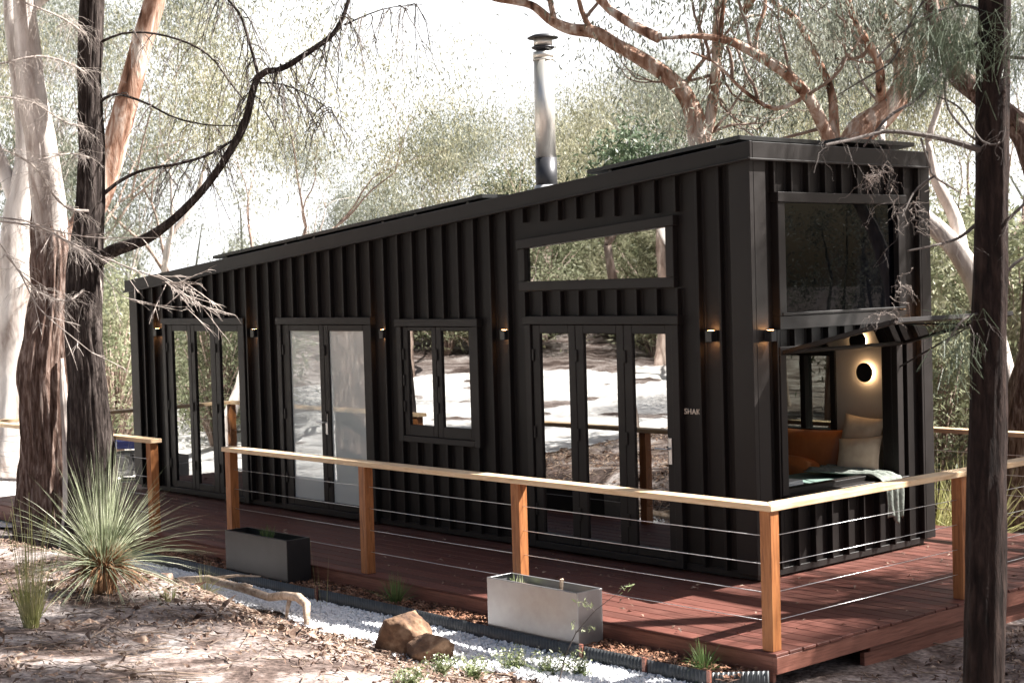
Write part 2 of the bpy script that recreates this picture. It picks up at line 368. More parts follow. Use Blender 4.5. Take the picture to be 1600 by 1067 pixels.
# ------------------------------------------------------------------ the ground
def grid(xs, ys, zf, name, m, mask=None, kind='structure'):
    X, Y = np.meshgrid(xs, ys); Z = zf(X, Y); nx = len(xs)
    V = np.stack([X, Y, Z], -1).reshape(-1, 3)
    i, j = np.meshgrid(np.arange(len(ys)-1), np.arange(nx-1), indexing='ij')
    a = (i*nx+j).ravel(); Q = np.stack([a, a+1, a+nx+1, a+nx], -1)
    if mask is not None:
        c = V[Q].mean(1); Q = Q[mask(c[:, 0], c[:, 1])]
        used = np.unique(Q); re = np.full(len(V), -1); re[used] = np.arange(len(used)); V = V[used]; Q = re[Q]
    o = MB().add(V, Q).build(name, m, smooth=True); tag(o, kind=kind); return o
def warp(lo, hi, step, far, n):
    a = np.arange(lo, hi+1e-6, step); t = np.linspace(0, 1, n+1)[1:]**2.2
    return np.concatenate([(lo-far*t)[::-1], a, hi+far*t])
grid(warp(-13, 7.5, .075, 300, 40), warp(-8.5, 4.5, .075, 300, 40), ground_z, 'ground', M['ground'])
def drive_mask(x, y):
    e = 1.2*fbm(x*.35, y*.35, 0, 3, 31)
    dx, dy = x+15.5, y+6.5
    return ((np.hypot(dx/7.5, dy/13.0)+.12*e) < 1) & (x+e < -8.9)
grid(np.arange(-25, -7, .2), np.arange(-22, 9, .2), lambda x, y: ground_z(x, y)+.02, 'gravel_drive', M['drive'], drive_mask)

def path_lo(x): return -2.78+.10*np.sin(x*1.7)+.09*np.sin(x*4.1+1)-.10*sstep(-1.5, 1.5, x)
grid(np.arange(-6.4, 2.6, .05), np.arange(-3.2, -2.13, .03), lambda x, y: np.full_like(x, -.212)+.01*fbm(x*4, y*4), 'gravel_path', M['pathbase'],
     lambda x, y: (y > path_lo(x)))
grid(np.arange(-6.3, 1.52, .1), np.array([-2.135, -2.0, -1.9, -1.8]), lambda x, y: np.full_like(x, -.145)+.02*fbm(x*3, y*3), 'garden_bed', M['mulchbase'])
HX_ = -9.876

def pebbles(N, seed):
    r = np.random.default_rng(seed)
    x = r.uniform(-6.3, 2.5, N*2); y = r.uniform(-3.05, -2.16, N*2)
    edge = path_lo(x); k = (y > edge+r.normal(0, .045, N*2)); x, y = x[k][:N], y[k][:N]
    z = np.maximum(-.205, ground_z(x, y)) + r.uniform(0, .012, len(x))
    S = r.uniform(.008, .021, len(x))
    base = np.array([(1,0,0),(-1,0,0),(0,1,0),(0,-1,0),(0,0,1),(0,0,-1)], float)
    f = np.array([(0,2,4),(2,1,4),(1,3,4),(3,0,4),(2,0,5),(1,2,5),(3,1,5),(0,3,5)])
    A = norm(r.normal(size=(len(x), 3))); B = norm(np.cross(A, r.normal(size=(len(x), 3)))); C = np.cross(A, B)
    Rm = np.stack([A*r.uniform(.7, 1.4, (len(x), 1)), B*r.uniform(.7, 1.2, (len(x), 1)), C*r.uniform(.5, .9, (len(x), 1))], 1)
    V = np.einsum('vk,nkd->nvd', base*r.uniform(.8, 1.1, (6, 1)), Rm)*S[:, None, None]+np.stack([x, y, z], -1)[:, None]
    F = f[None]+(np.arange(len(x))*6)[:, None, None]
    return MB().add(V.reshape(-1, 3), tris=F.reshape(-1, 3))
tag(pebbles(15000, 2).build('white_gravel', M['stone']), 'loose white pebbles laid along the garden path', 'gravel', kind='stuff')

def chips(N, seed, x0, x1, y0, y1, zf, L0, name, m, label, cat, sel=None, tilt=.5):
    r = np.random.default_rng(seed); x = r.uniform(x0, x1, N); y = r.uniform(y0, y1, N)
    if sel is not None: k = sel(x, y, r); x, y = x[k], y[k]
    n = len(x); z = zf(x, y)+r.uniform(.003, .02, n)
    a = r.uniform(0, 6.283, n); d = norm(np.stack([np.cos(a), np.sin(a), r.normal(0, tilt*.5, n)], -1)); s = norm(np.cross(d, np.array([0, 0, 1.])+r.normal(0, tilt, (n, 3))))
    l = (L0*r.uniform(.5, 1.4, n))[:, None]; ww = l*r.uniform(.16, .4, n)[:, None]
    c = np.stack([x, y, z], -1); up = np.cross(s, d)
    c = c+np.array([0, 0, 1.])*l*.10
    V = np.stack([c-d*l/2-up*l*.12, c+s*ww/2+up*ww*.3, c+d*l/2-up*l*.12, c-s*ww/2+up*ww*.3], 1)
    return tag(MB().add(V.reshape(-1, 3), np.arange(n*4).reshape(n, 4)).build(name, m), label, cat, kind='stuff')
chips(5200, 3, -6.2, 1.5, -2.12, -1.82, lambda x, y: -.14+0*x, .05, 'bark_mulch', M['chip'], 'red brown bark chips in the strip beside the deck', 'mulch')
chips(42000, 4, -9, 4.5, -7, 1.2, ground_z, .06, 'leaf_litter', M['litter'], 'dry brown leaves scattered over the sandy ground', 'leaf litter',
      lambda x, y, r: ((y < path_lo(x)+.05) | ((x > 1.75) & (y > -2.5))) & (fbm(x*.8, y*.8, 0, 3, 21)+r.normal(0, .25, len(x)) > -.02), tilt=1.1)
chips(1500, 24, -9, 4.5, -7, 1.2, ground_z, .15, 'bark_strips', M['litter'], 'long curled bark strips lying on the sandy ground', 'bark strips', lambda x, y, r: ((y < path_lo(x)) | ((x > 1.8) & (y > -2.3))) & (fbm(x*.6, y*.6, 0, 3, 41)+r.normal(0, .2, len(x)) > 0), tilt=.7)
chips(700, 14, -10, 1.6, -1.8, 3, lambda x, y: 0*x, .05, 'deck_leaves', M['litter'], 'a few dry leaves blown over the timber deck', 'leaves', lambda x, y, r: ~((x > HX_-.05) & (x < .1) & (y > -.08) & (y < 2.5)))
def sticks(N, seed):
    r = np.random.default_rng(seed); x = r.uniform(-9, 4.5, N); y = r.uniform(-7, .8, N)
    k = (y < path_lo(x)) | ((x > 1.8) & (y > -2.3)); x, y = x[k], y[k]; n = len(x)
    a = r.normal(.35, .8, n); L_ = r.gamma(2.0, .09, n)+.05
    t = np.linspace(-.5, .5, 4)
    px = x[:, None]+np.cos(a)[:, None]*L_[:, None]*t+r.normal(0, .01, (n, 4)); py = y[:, None]+np.sin(a)[:, None]*L_[:, None]*t+r.normal(0, .01, (n, 4))
    pz = ground_z(px, py)+.012+np.abs(r.normal(0, .012, (n, 4)))
    return MB().tubes(np.stack([px, py, pz], -1), (r.uniform(.0015, .005, n))[:, None]*np.array([1, .95, .85, .5]), 4)
tag(sticks(2600, 8).build('fallen_twigs', M['stick'], smooth=True), 'thin dry twigs lying over the sandy ground', 'twigs', kind='stuff')

# ------------------------------------------------------------------ the cabin
HX, HW = -9.876, 2.30
def ztop(x): return 3.44+.0888*x
house = thing('tiny_house', (-4.9, 1.2, 0), 'black ribbed metal cabin with a sloping roof and many glass doors', 'cabin')
PIT = .2325
# openings on the front: casing extents
OPEN = [(-9.12, -7.30, .03, 2.13), (-6.63, -4.92, .03, 2.13), (-4.50, -3.26, .89, 2.11), (-2.60, -.73, .03, 2.13), (-2.66, -.75, 2.35, 2.98)]
def ribwall(mb, x, blocks, z0, z1, front=True):
    cuts = sorted([(a, b) for (l, r_, a, b) in blocks if l-.02 < x < r_+.02]); z = z0
    for a, b in cuts+[(z1, z1)]:
        if a-z > .03:
            if front:
                mb.box(x-.013, x+.013, -.055, .012, z, a); mb.box(x-.035, x+.035, -.006, .012, z+.001, a-.001)
            else:
                mb.box(-.012, .055, x-.009, x+.009, z, a); mb.box(-.012, .006, x-.035, x+.035, z+.001, a-.001)
        z = max(z, b)
f = MB()
f.hexa([(HX, 0, .06), (0, 0, .06), (0, .10, .06), (HX, .10, .06), (HX, 0, ztop(HX)-.02), (0, 0, ztop(0)-.02), (0, .10, ztop(0)-.02), (HX, .10, ztop(HX)-.02)])
x = -.275
while x > HX+.1:
    ribwall(f, x, OPEN, .07, ztop(x)-.10); x -= PIT
f.build('wall', M['clad'], house, bevel=.003)
# end wall with an opening y .36-1.88, z .70-1.80, and panels round it
EO = (.36, 1.88, .70, 1.80)
e = MB()
e.box(-.10, 0, .10, EO[0], .06, 3.40); e.box(-.10, 0, EO[1], HW, .06, 3.40)
e.box(-.10, 0, EO[0], EO[1], .06, EO[2]); e.box(-.10, 0, EO[0], EO[1], EO[3], 3.40)
EB = [(.27, 2.02, 2.0, 3.10), (.28, 1.97, .62, 1.85)]
y = .26
while y < HW-.08:
    ribwall(e, y, EB, .07, 3.37, False); y += .2235
e.build('wall', M['clad'], house, bevel=.003)
b = MB()
for (a0, a1, c0, c1) in ((HX+.1, -1.62, .06, None), (-1.62, -.80, .06, .93), (-1.62, -.80, 1.74, None), (-.80, -.10, .06, None)):
    t0 = ztop(a0)-.02 if c1 is None else c1; t1 = ztop(a1)-.02 if c1 is None else c1
    b.hexa([(a0, HW-.1, c0), (a1, HW-.1, c0), (a1, HW, c0), (a0, HW, c0), (a0, HW-.1, t0), (a1, HW-.1, t1), (a1, HW, t1), (a0, HW, t0)])
for x in np.arange(HX+.2, -.1, PIT): b.box(x-.012, x+.012, HW-.01, HW+.045, .07, (.9 if -1.7 < x < -.75 else ztop(x)-.1))
b.build('wall', M['clad'], house)
l = MB(); l.box(HX, HX+.1, .10, HW, .06, ztop(HX)-.02)
for y in np.arange(.2, HW-.1, PIT): l.box(HX-.045, HX+.01, y-.012, y+.012, .07, ztop(HX)-.1)
l.build('wall', M['clad'], house)
def trim(x0, x1, y0, y1, d):
    m = MB(); m.hexa([(x0,y0,.06),(x1,y0,.06),(x1,y1,.06),(x0,y1,.06),(x0,y0,ztop(x0)-d),(x1,y0,ztop(x1)-d),(x1,y1,ztop(x1)-d),(x0,y1,ztop(x0)-d)]); return m
t = trim(-.16, .052, -.05, .001, .06); t.box(.001, .052, .0015, .150, .06, 3.38); t.build('corner_trim', M['frame'], house, bevel=.004)
t = trim(-.16, .052, HW+.001, 2.442, .06); t.box(.001, .052, 2.27, HW, .06, 3.38); t.build('corner_trim', M['frame'], house, bevel=.004)
trim(HX-.052, HX+.14, -.05, .001, .05).build('corner_trim', M['frame'], house, bevel=.004)
sk = MB(); sk.box(HX+.05, -.0, -.02, .0-.002, .02, .075); sk.box(.001, .022, -.02, HW, .02, .075)
sk.build('skirting', M['frame'], house, bevel=.003)
r_ = MB()
def slab(mb, x0, x1, y0, y1, d0, d1):
    mb.hexa([(x0,y0,ztop(x0)+d0),(x1,y0,ztop(x1)+d0),(x1,y1,ztop(x1)+d0),(x0,y1,ztop(x0)+d0),(x0,y0,ztop(x0)+d1),(x1,y0,ztop(x1)+d1),(x1,y1,ztop(x1)+d1),(x0,y1,ztop(x0)+d1)])
slab(r_, HX-.06, .05, -.05, HW+.05, -.012, .028)
for y in np.arange(.1, HW, .2): slab(r_, HX-.05, .04, y-.012, y+.012, .026, .045)
roof = r_.build('roof', M['roof'], house)
fa = MB()
slab(fa, HX-.09, .09, -.085, -.051, -.10, .045); slab(fa, HX-.09, .09, HW+.051, HW+.085, -.10, .045)
fa.hexa([(.052,-.0505,3.345),(.09,-.0505,3.345),(.09,HW+.0505,3.345),(.052,HW+.0505,3.345),(.052,-.0505,3.487),(.09,-.0505,3.489),(.09,HW+.0505,3.489),(.052,HW+.0505,3.487)])
fa.box(HX-.09, HX-.052, -.0505, HW+.0505, ztop(HX)-.1, ztop(HX)+.04)
slab(fa, HX-.095, .095, -.105, -.086, -.104, -.085)
fa.box(.0905, .104, -.10, HW+.1, 3.341, 3.358)
fa.build('fascia', M['frame'], house, bevel=.004)

def casing(mb, x0, x1, z0, z1, wd=.075, y0=-.062, y1=.0, bottom=True):
    mb.box(x0, x0+wd, y0, y1, z0, z1-wd); mb.box(x1-wd, x1, y0, y1, z0, z1-wd); mb.box(x0-.012, x1+.012, y0-.01, y1, z1-wd, z1)
    if bottom: mb.box(x0+wd, x1-wd, y0, y1, z0, z0+wd*.8)
def leaf(mb, x0, x1, z0, z1, g0, g1, gz0, gz1, y0=-.042, y1=-.003):
    mb.box(x0, g0, y0, y1, z0, z1); mb.box(g1, x1, y0, y1, z0, z1); mb.box(g0, g1, y0, y1, z0, gz0); mb.box(g0, g1, y0, y1, gz1, z1)
def glazed(kind, x0, x1, z0, z1, leaves, panes, gz0, gz1, gm, handles=(), leafname='door_leaf'):
    c = MB(); casing(c, x0, x1, z0, z1)
    d = c.build(kind, M['frame'], house, bevel=.004)
    for (a, b_), (g0, g1) in zip(leaves, panes):
        q = MB(); leaf(q, a+.003, b_-.003, z0+.062, z1-.078, g0, g1, gz0, gz1)
        for hz in (z0+.35, (z0+z1)/2, z1-.35):
            q.box(a+.004, a+.03, -.058, -.0425, hz-.055, hz+.055)
        q.build(leafname, M['frame'], d, bevel=.005)
        g = MB(); g.box(g0-.004, g1+.004, -.022, -.012, gz0-.004, gz1+.004); g.build('glass_pane', gm, d)
    for hx, hz in handles:
        h = MB(); h.box(hx-.018, hx+.018, -.052, -.0425, hz-.11, hz+.11); h.tube([(hx, -.05, hz+.02), (hx, -.10, hz+.02)], .009, 10); h.tube([(hx, -.095, hz+.02), (hx-.13, -.095, hz+.02)], .009, 10)
        h.build('handle', M['steel'], d, bevel=.002)
    return d
glazed('bifold_door', -9.12, -7.30, .03, 2.13, [(-9.04, -8.485), (-8.485, -7.945), (-7.945, -7.38)], [(-8.92, -8.56), (-8.40, -8.06), (-7.85, -7.46)], .17, 1.975, M['glass'])
glazed('french_door', -6.63, -4.92, .03, 2.13, [(-6.55, -5.775), (-5.775, -5.0)], [(-6.42, -5.86), (-5.69, -5.08)], .17, 1.985, M['frost'], [(-5.755, 1.0)])
glazed('window', -4.50, -3.26, .89, 2.11, [(-4.42, -3.90), (-3.90, -3.34)], [(-4.34, -3.97), (-3.82, -3.41)], 1.06, 1.99, M['glass'], (), 'sash')
glazed('bifold_door', -2.60, -.73, .03, 2.13, [(-2.52, -1.96), (-1.96, -1.37), (-1.37, -.81)], [(-2.42, -2.05), (-1.86, -1.46), (-1.27, -.89)], .17, 1.975, M['glass'], [(-.855, 1.0)])
# high window with a raking head
c = MB()
def quadprism(mb, pts, y0, y1):
    mb.hexa([(pts[0][0], y0, pts[0][1]), (pts[1][0], y0, pts[1][1]), (pts[1][0], y1, pts[1][1]), (pts[0][0], y1, pts[0][1]),
             (pts[3][0], y0, pts[3][1]), (pts[2][0], y0, pts[2][1]), (pts[2][0], y1, pts[2][1]), (pts[3][0], y1, pts[3][1])])
def rake(x): return 2.955+.0695*(x+.76)
quadprism(c, [(-2.66, 2.36), (-.76, 2.36), (-.76, 2.445), (-2.66, 2.445)], -.062, 0)
quadprism(c, [(-2.66, 2.446), (-2.575, 2.446), (-2.575, rake(-2.575)-.086), (-2.66, rake(-2.66)-.086)], -.062, 0)
quadprism(c, [(-.845, 2.446), (-.76, 2.446), (-.76, rake(-.76)-.086), (-.845, rake(-.845)-.086)], -.062, 0)
quadprism(c, [(-2.675, rake(-2.675)-.085), (-.745, rake(-.745)-.085), (-.745, rake(-.745)), (-2.675, rake(-2.675))], -.072, 0)
hw = c.build('window', M['frame'], house, bevel=.004)
g = MB(); quadprism(g, [(-2.585, 2.44), (-.835, 2.44), (-.835, rake(-.835)-.08), (-2.585, rake(-2.585)-.08)], -.022, -.012); g.build('glass_pane', M['glass'], hw)
# big fixed window on the end wall
c = MB()
c.box(.0, .075, .27, .36, 2.11, 3.02); c.box(.0, .075, 1.92, 2.02, 2.11, 3.02); c.box(0, .09, .255, 2.035, 3.021, 3.10); c.box(0, .075, .27, 2.02, 2.0, 2.109); c.box(.05, .085, .30, 1.99, 2.112, 2.135)
ew = c.build('window', M['frame'], house, bevel=.004)
MB().box(.012, .022, .355, 1.925, 2.105, 3.025).build('glass_pane', M['dglass'], ew)
# awning window, propped open
c = MB()
c.box(0, .06, .28, .358, .66, 1.80); c.box(0, .06, 1.882, 1.97, .66, 1.80); c.box(0, .06, .28, 1.97, 1.801, 1.86); c.box(-.02, .10, .27, 1.98, .60, .659)
aw = c.build('awning_window', M['frame'], house, bevel=.004)
h0 = np.array([.055, 0, 1.815]); out = norm(np.array([1.0, 0, .235])); AL = 1.13; nn = np.cross(out, np.array([0, 1., 0]))
def aw_pt(s, yv, o=0): return h0+out*s+np.array([0, yv, 0])+nn*o
s_ = MB()
for (sa, sb, ya, yb) in ((0, .07, .31, 1.94), (AL-.07, AL, .31, 1.94), (.071, AL-.071, .31, .37), (.071, AL-.071, 1.88, 1.94)):
    s_.hexa([aw_pt(sa, ya, -.018), aw_pt(sb, ya, -.018), aw_pt(sb, yb, -.018), aw_pt(sa, yb, -.018), aw_pt(sa, ya, .018), aw_pt(sb, ya, .018), aw_pt(sb, yb, .018), aw_pt(sa, yb, .018)])
s_.build('sash', M['frame'], aw, bevel=.003)
g = MB(); g.hexa([aw_pt(sa, ya, o) for o in (-.005, .005) for sa, ya in ((.06, .36), (AL-.06, .36), (AL-.06, 1.89), (.06, 1.89))]); g.build('glass_pane', M['aglass'], aw)
for yv in (1.93,): MB().tube([(.03, yv, 1.60), aw_pt(.85, yv, .02)], .008, 8).build('stay', M['alu'], aw)
# the room behind the open window
rm = MB()
rm.box(-2.6, -.101, HW-.13, HW-.1005, .1, .93); rm.box(-2.6, -1.56, HW-.13, HW-.1005, .931, 1.74); rm.box(-.84, -.101, HW-.13, HW-.1005, .931, 1.74); rm.box(-2.6, -.101, HW-.13, HW-.1005, 1.741, 2.6)
rm.box(-2.63, -2.601, .1005, HW-.1005, .1, 2.6); rm.box(-2.6, -.101, .1005, .13, .1, 2.6); rm.box(-2.6, -.101, .1005, HW-.1005, 2.601, 2.63)
room = rm.build('lining', M['plaster'], house)
MB().box(-2.6, -.101, .131, HW-.131, .10, .13).build('floor', M['ply'], house)
bn = MB(); bn.box(-.80, -.102, .135, HW-.135, .13, .66); bn.box(-1.9, -.81, 1.75, HW-.135, .13, .55); bn.build('bench', M['benchtop'], house, bevel=.02, seg=2)
c = MB(); yy = HW-.10
c.box(-1.62, -1.56, yy-.05, yy+.10, .93, 1.74); c.box(-.86, -.80, yy-.05, yy+.10, .93, 1.74); c.box(-1.56, -.86, yy-.05, yy+.1, 1.68, 1.74); c.box(-1.56, -.86, yy-.05, yy+.1, .93, 1.0); c.box(-1.22, -1.16, yy-.03, yy+.08, 1.0, 1.68)
bw = c.build('window', M['frame'], house, bevel=.003)
MB().box(-1.56, -.86, yy+.03, yy+.036, 1.0, 1.68).build('glass_pane', M['clear'], bw)
MB().box(-1.66, -.8, yy-.14, yy-.051, .90, .929).build('sill', M['ply'], bw)
# flue
FX, FY = -2.97, .62; fz = ztop(FX)
fl = MB(); fl.lathe([(.096, 0), (.096, .96)], (FX, FY, fz+.42), 32); flue = fl.build('flue', M['flue'], house)
for p_ in flue.data.polygons: p_.use_smooth = len(p_.vertices) == 4
def round_part(prof, z, nm, m_):
    o = MB().lathe(prof, (FX, FY, fz+z), 32).build(nm, m_, flue)
    for p_ in o.data.polygons: p_.use_smooth = len(p_.vertices) == 4
round_part([(.104, 0), (.104, .40)], .04, 'collar', M['fluedark'])
round_part([(.23, 0), (.20, .03), (.13, .09), (.112, .14)], .04, 'flashing', M['flash'])
round_part([(.101, 0), (.101, .014)], 1.36, 'band', M['flue'])
round_part([(.098, 0), (.098, .06)], 1.3805, 'band', M['flue'])
round_part([(.05, 0), (.108, .03), (.112, .042), (.06, .05)], 1.447, 'rain_cap', M['fluedark'])
round_part([(.088, 0), (.088, .07)], 1.498, 'cap_sleeve', M['flue'])
round_part([(.145, 0), (.15, .008), (.09, .035), (.0, .045)], 1.569, 'rain_cap', M['fluedark'])

# solar panels on the roof
def solar(x0, x1, y0, y1, label):
    o = thing('solar_panel', ((x0+x1)/2, (y0+y1)/2, ztop((x0+x1)/2)), label, 'solar panel', 'solar panels on the cabin roof')
    m = MB(); slab(m, x0, x1, y0, y1, .085, .12); m.build('panel_frame', M['alu'], o, bevel=.002)
    m = MB(); slab(m, x0+.02, x1-.02, y0+.02, y1-.02, .1205, .1245); m.build('cell_sheet', M['solar'], o)
    for xx in (x0+.25, x1-.25):
        m = MB(); slab(m, xx-.02, xx+.02, y0+.03, y1-.03, .046, .084); m.build('mounting_rail', M['alu'], o)
solar(-8.0, -6.28, .0, 1.05, 'dark solar panel at the low end of the roof, above the left glass doors')
solar(-6.25, -4.53, .0, 1.05, 'dark flat solar panel on the roof above the frosted double door')
solar(-4.50, -2.75-.45, .0, 1.05, 'dark flat solar panel on the roof just left of the metal flue')
solar(-1.80, -.08, .0, 1.05, 'dark solar panel on the front roof edge, right of the metal flue')
solar(-1.5, .07, 1.12, 2.2, 'dark solar panel at the back of the high roof end, above the end window')

# wall lamps (up and down lights)
LZ = 1.96
def lamp(pos, nrm, label):
    o = thing('wall_lamp', pos, label, 'wall lamp', 'up and down lamps on the cabin walls')
    p = np.array(pos); n_ = np.array(nrm, float); s = np.array([-n_[1], n_[0], 0]); z = np.array([0, 0, 1.])
    m = MB(); m.obox(p+n_*.076, s, n_, z, .064, .006, .09); m.obox(p+n_*.010, s, n_, z, .064, .012, .09)
    for sg in (-1, 1): m.obox(p+n_*.0445+s*sg*.029, s, n_, z, .006, .056, .09)
    m.obox(p+n_*.0445, s, n_, z, .051, .056, .03); m.build('lamp_body', M['black'], o, bevel=.002)
    for dz in (-1, 1):
        MB().obox(p+n_*.0445+z*dz*.0435, s, n_, z, .05, .055, .002).build('lamp_lens', M['lampglow'], o)
for xx, lb in ((-9.25, 'small black up and down lamp left of the left glass doors'),
               (-7.09, 'small black up and down lamp between the left glass doors and the frosted double door'),
               (-4.72, 'small black up and down lamp between the frosted double door and the two pane window'),
               (-2.88, 'small black up and down lamp between the two pane window and the right glass doors'),
               (-.38, 'small black up and down lamp right of the right glass doors, above the lettering')):
    lamp((xx, -.006, LZ), (0, -1, 0), lb)
lamp((.054, .115, LZ), (1, 0, 0), 'small black up and down lamp on the sunlit corner trim of the end wall')
lamp((.047, 2.14, LZ), (1, 0, 0), 'small black up and down lamp on the end wall behind the open awning')
# lettering
fc = bpy.data.curves.new('lettering', 'FONT'); fc.body = "SHAK"; fc.size = .066; fc.extrude = .003; fc.space_character = 1.08
fo = bpy.data.objects.new('tmp', fc); COL.objects.link(fo)
bpy.context.view_layer.update()
lm = bpy.data.meshes.new_from_object(fo.evaluated_get(bpy.context.evaluated_depsgraph_get())); bpy.data.objects.remove(fo)
lo = bpy.data.objects.new('wall_lettering', lm); COL.objects.link(lo); lm.materials.clear(); lm.materials.append(M['lettering'])
lo.location = (-.722, -.010, 1.315); lo.rotation_euler = (math.pi/2, 0, 0)
tag(lo, 'small pale letters reading SHAK on the black wall right of the glass doors', 'lettering')

# things in the room
def cushion(name, c, sx, sy, sz, rx, ry, rz, m, label, cat, seed=0):
    n = 17; uu = np.linspace(-1, 1, n); U, Vv = np.meshgrid(uu, uu)
    th = (1-np.abs(U)**2.6)*(1-np.abs(Vv)**2.6); th = th**.55*sy/2*(1+.25*fbm(U*1.5+seed, Vv*1.5, 0, 2, seed))
    pin = 1-.07*(1-U**2)*np.abs(Vv)-.0; pin2 = 1-.07*(1-Vv**2)*np.abs(U)
    top = np.stack([U*sx/2*pin2, -th, Vv*sz/2*pin], -1).reshape(-1, 3); bot = np.stack([U*sx/2*pin2, th, Vv*sz/2*pin], -1).reshape(-1, 3)
    i, j = np.meshgrid(np.arange(n-1), np.arange(n-1), indexing='ij'); a = (i*n+j).ravel()
    Q = np.stack([a, a+1, a+n+1, a+n], -1)
    mb = MB(); mb.add(np.concatenate([top, bot]), np.concatenate([Q, (Q+n*n)[:, ::-1]]))
    o = mb.build(name, m, smooth=True); o.location = c; o.rotation_euler = (rx, ry, rz)
    tag(o, label, cat); return o
cushion('cushion', (-1.02, 2.02, .79), .80, .24, .46, -.25, 0, .12, M['orange'], 'tan orange leather back cushion under the inner window', 'cushion', 3)
cushion('cushion', (-1.12, 1.82, .64), .70, .30, .30, -1.2, .05, .1, M['orange'], 'tan orange leather seat cushion lying in front of the upright one', 'cushion', 8)
cushion('pillow', (-.44, 2.02, .91), .46, .17, .50, -.22, .06, -.10, M['pillow'], 'oatmeal linen pillow standing by the open window, nearest the wall', 'pillow', 5)
cushion('pillow', (-.33, 1.84, .82), .42, .16, .36, -.5, -.1, .2, M['pillow'], 'lower oatmeal linen pillow slumped in front of the upright pillow', 'pillow', 12)
bk = MB(); bk.obox((-.36, .80, .672), (.9,.2,0), (-.2,.9,0), (0,0,1), .26, .34, .02); bk.obox((-.37, .80, .693), (.95,.1,0), (-.1,.95,0), (0,0,1), .24, .32, .02)
tag(bk.build('magazine', M['white'], bevel=.003), 'pale stacked magazines lying on the window bench', 'magazines')
# throw over the sill: draped cloth
n1, n2 = 40, 26; ss = np.linspace(0, 1, n1); yy_ = np.linspace(-.26, .26, n2)
S_, Y_ = np.meshgrid(ss, yy_, indexing='ij')
prof = np.array([(-.62, .70), (-.40, .70), (-.12, .69), (.02, .685), (.115, .675), (.135, .60), (.128, .42), (.125, .30)])
pt = np.linspace(0, 1, len(prof)); xx = np.interp(S_, pt, prof[:, 0]); zz = np.interp(S_, pt, prof[:, 1])
fold = .5+.5*np.sin(Y_*38+2.5*fbm(Y_*4, S_*2, 0, 2, 4))
yy2 = 1.60+Y_*(.75-.35*S_)+.04*fbm(S_*3, Y_*4, 0, 2, 6)+.10*S_
wv = np.stack([xx+.028*fold*sstep(.5, .8, S_)+.012, yy2, zz+.03*fold*(1-sstep(.45, .6, S_))-.10*sstep(.8, 1, S_)*vnoise(Y_*9+9, S_*0, 0, 7)], -1).reshape(-1, 3)
i, j = np.meshgrid(np.arange(n1-1), np.arange(n2-1), indexing='ij'); a = (i*n2+j).ravel()
tw = MB().add(wv, np.stack([a, a+1, a+n2+1, a+n2], -1)); tr_ = tw.build('throw_blanket', M['throw'], smooth=True)
sm = tr_.modifiers.new('solid', 'SOLIDIFY'); sm.thickness = .008; tag(tr_, 'grey green woollen throw hanging out over the window sill', 'throw')
rl = thing('wall_lamp', (-.45, HW-.13, 1.54), 'round black disc lamp glowing on the inside wall above the pillows', 'wall lamp')
MB().lathe([(.088, 0), (.088, .014)], (-.45, HW-.19, 1.54), 36, (0, 1, 0)).build('lamp_disc', M['black'], rl, bevel=.002)
MB().lathe([(.070, 0), (.070, .03)], (-.45, HW-.165, 1.54), 36, (0, 1, 0)).build('lamp_ring', M['ringglow'], rl)

# ------------------------------------------------------------------ deck and railings
DX0, DX1, DY0, DY1 = -10.6, 1.65, -1.83, 3.32
dk = thing('timber_deck', (-4.4, .7, -.25), 'red brown timber deck running round the black cabin', 'deck')
m = MB(); yv = DY0
while yv < DY1-.05:
    jit = .006*math.sin(yv*97); m.box(DX0, DX1+jit, yv+.003, yv+.137, -.022, 0); yv += .14
m.build('decking', M['deck'], dk, bevel=.004)
m = MB(); m.box(DX0, DX1-.04, DY0+.012, DY0+.045, -.19, -.0225); m.build('fascia_board', M['merbau'], dk, bevel=.003)
m = MB(); m.box(DX1-.039, DX1-.006, DY0+.012, DY1, -.135, -.0225); m.build('fascia_board', M['merbau'], dk, bevel=.003)
m = MB(); m.box(DX1-.11, DX1-.045, -.75, DY1-.1, -.175, -.137); m.box(DX1-.10, DX1-.06, -.80, DY1-.1, -.40, -.18); m.build('bearer', M['merbau'], dk, bevel=.003)
m = MB(); m.box(DX0, DX1-.1, DY1-.05, DY1-.01, -.2, -.023); m.box(DX0+.01, DX0+.04, DY0, DY1, -.2, -.023); m.build('fascia_board', M['merbau'], dk)
for xx in np.arange(-10.2, 1.4, 1.3):
    for y in (DY0+.12, DY1-.15): MB().box(xx, xx+.09, y, y+.09, -.5, -.023).build('stump', M['merbau'], dk)

RZ0, RZ1 = .915, .957
def railing(loc, label, posts, rails, cables, group='deck railings'):
    o = thing('deck_railing', loc, label, 'railing', group)
    for (px, py) in posts:
        m = MB(); m.box(px-.045, px+.045, py-.045, py+.045, .0005, RZ0); m.build('post', M['post'], o, bevel=.004)
    for pts in rails:
        m = MB(); m.add([(x_, y_, RZ0+.0005) for x_, y_ in pts]+[(x_, y_, RZ1) for x_, y_ in pts], [(0,3,2,1),(4,5,6,7),(0,1,5,4),(1,2,6,5),(2,3,7,6),(3,0,4,7)])
        m.build('top_rail', M['rail'], o, bevel=.005, seg=2)
    for (a, b_) in cables:
        for z in (.745, .56, .375, .19):
            A = np.array([*a, z]); B = np.array([*b_, z]); tt = np.linspace(0, 1, 5)[:, None]
            q = A+(B-A)*tt; q[:, 2] -= .006*np.sin(np.pi*tt[:, 0])
            MB().tube(q, .0026, 6).build('cable', M['steel'], o, smooth=True)
    return o
YR, XR, WR = -1.755, 1.555, .065
x0 = -4.99
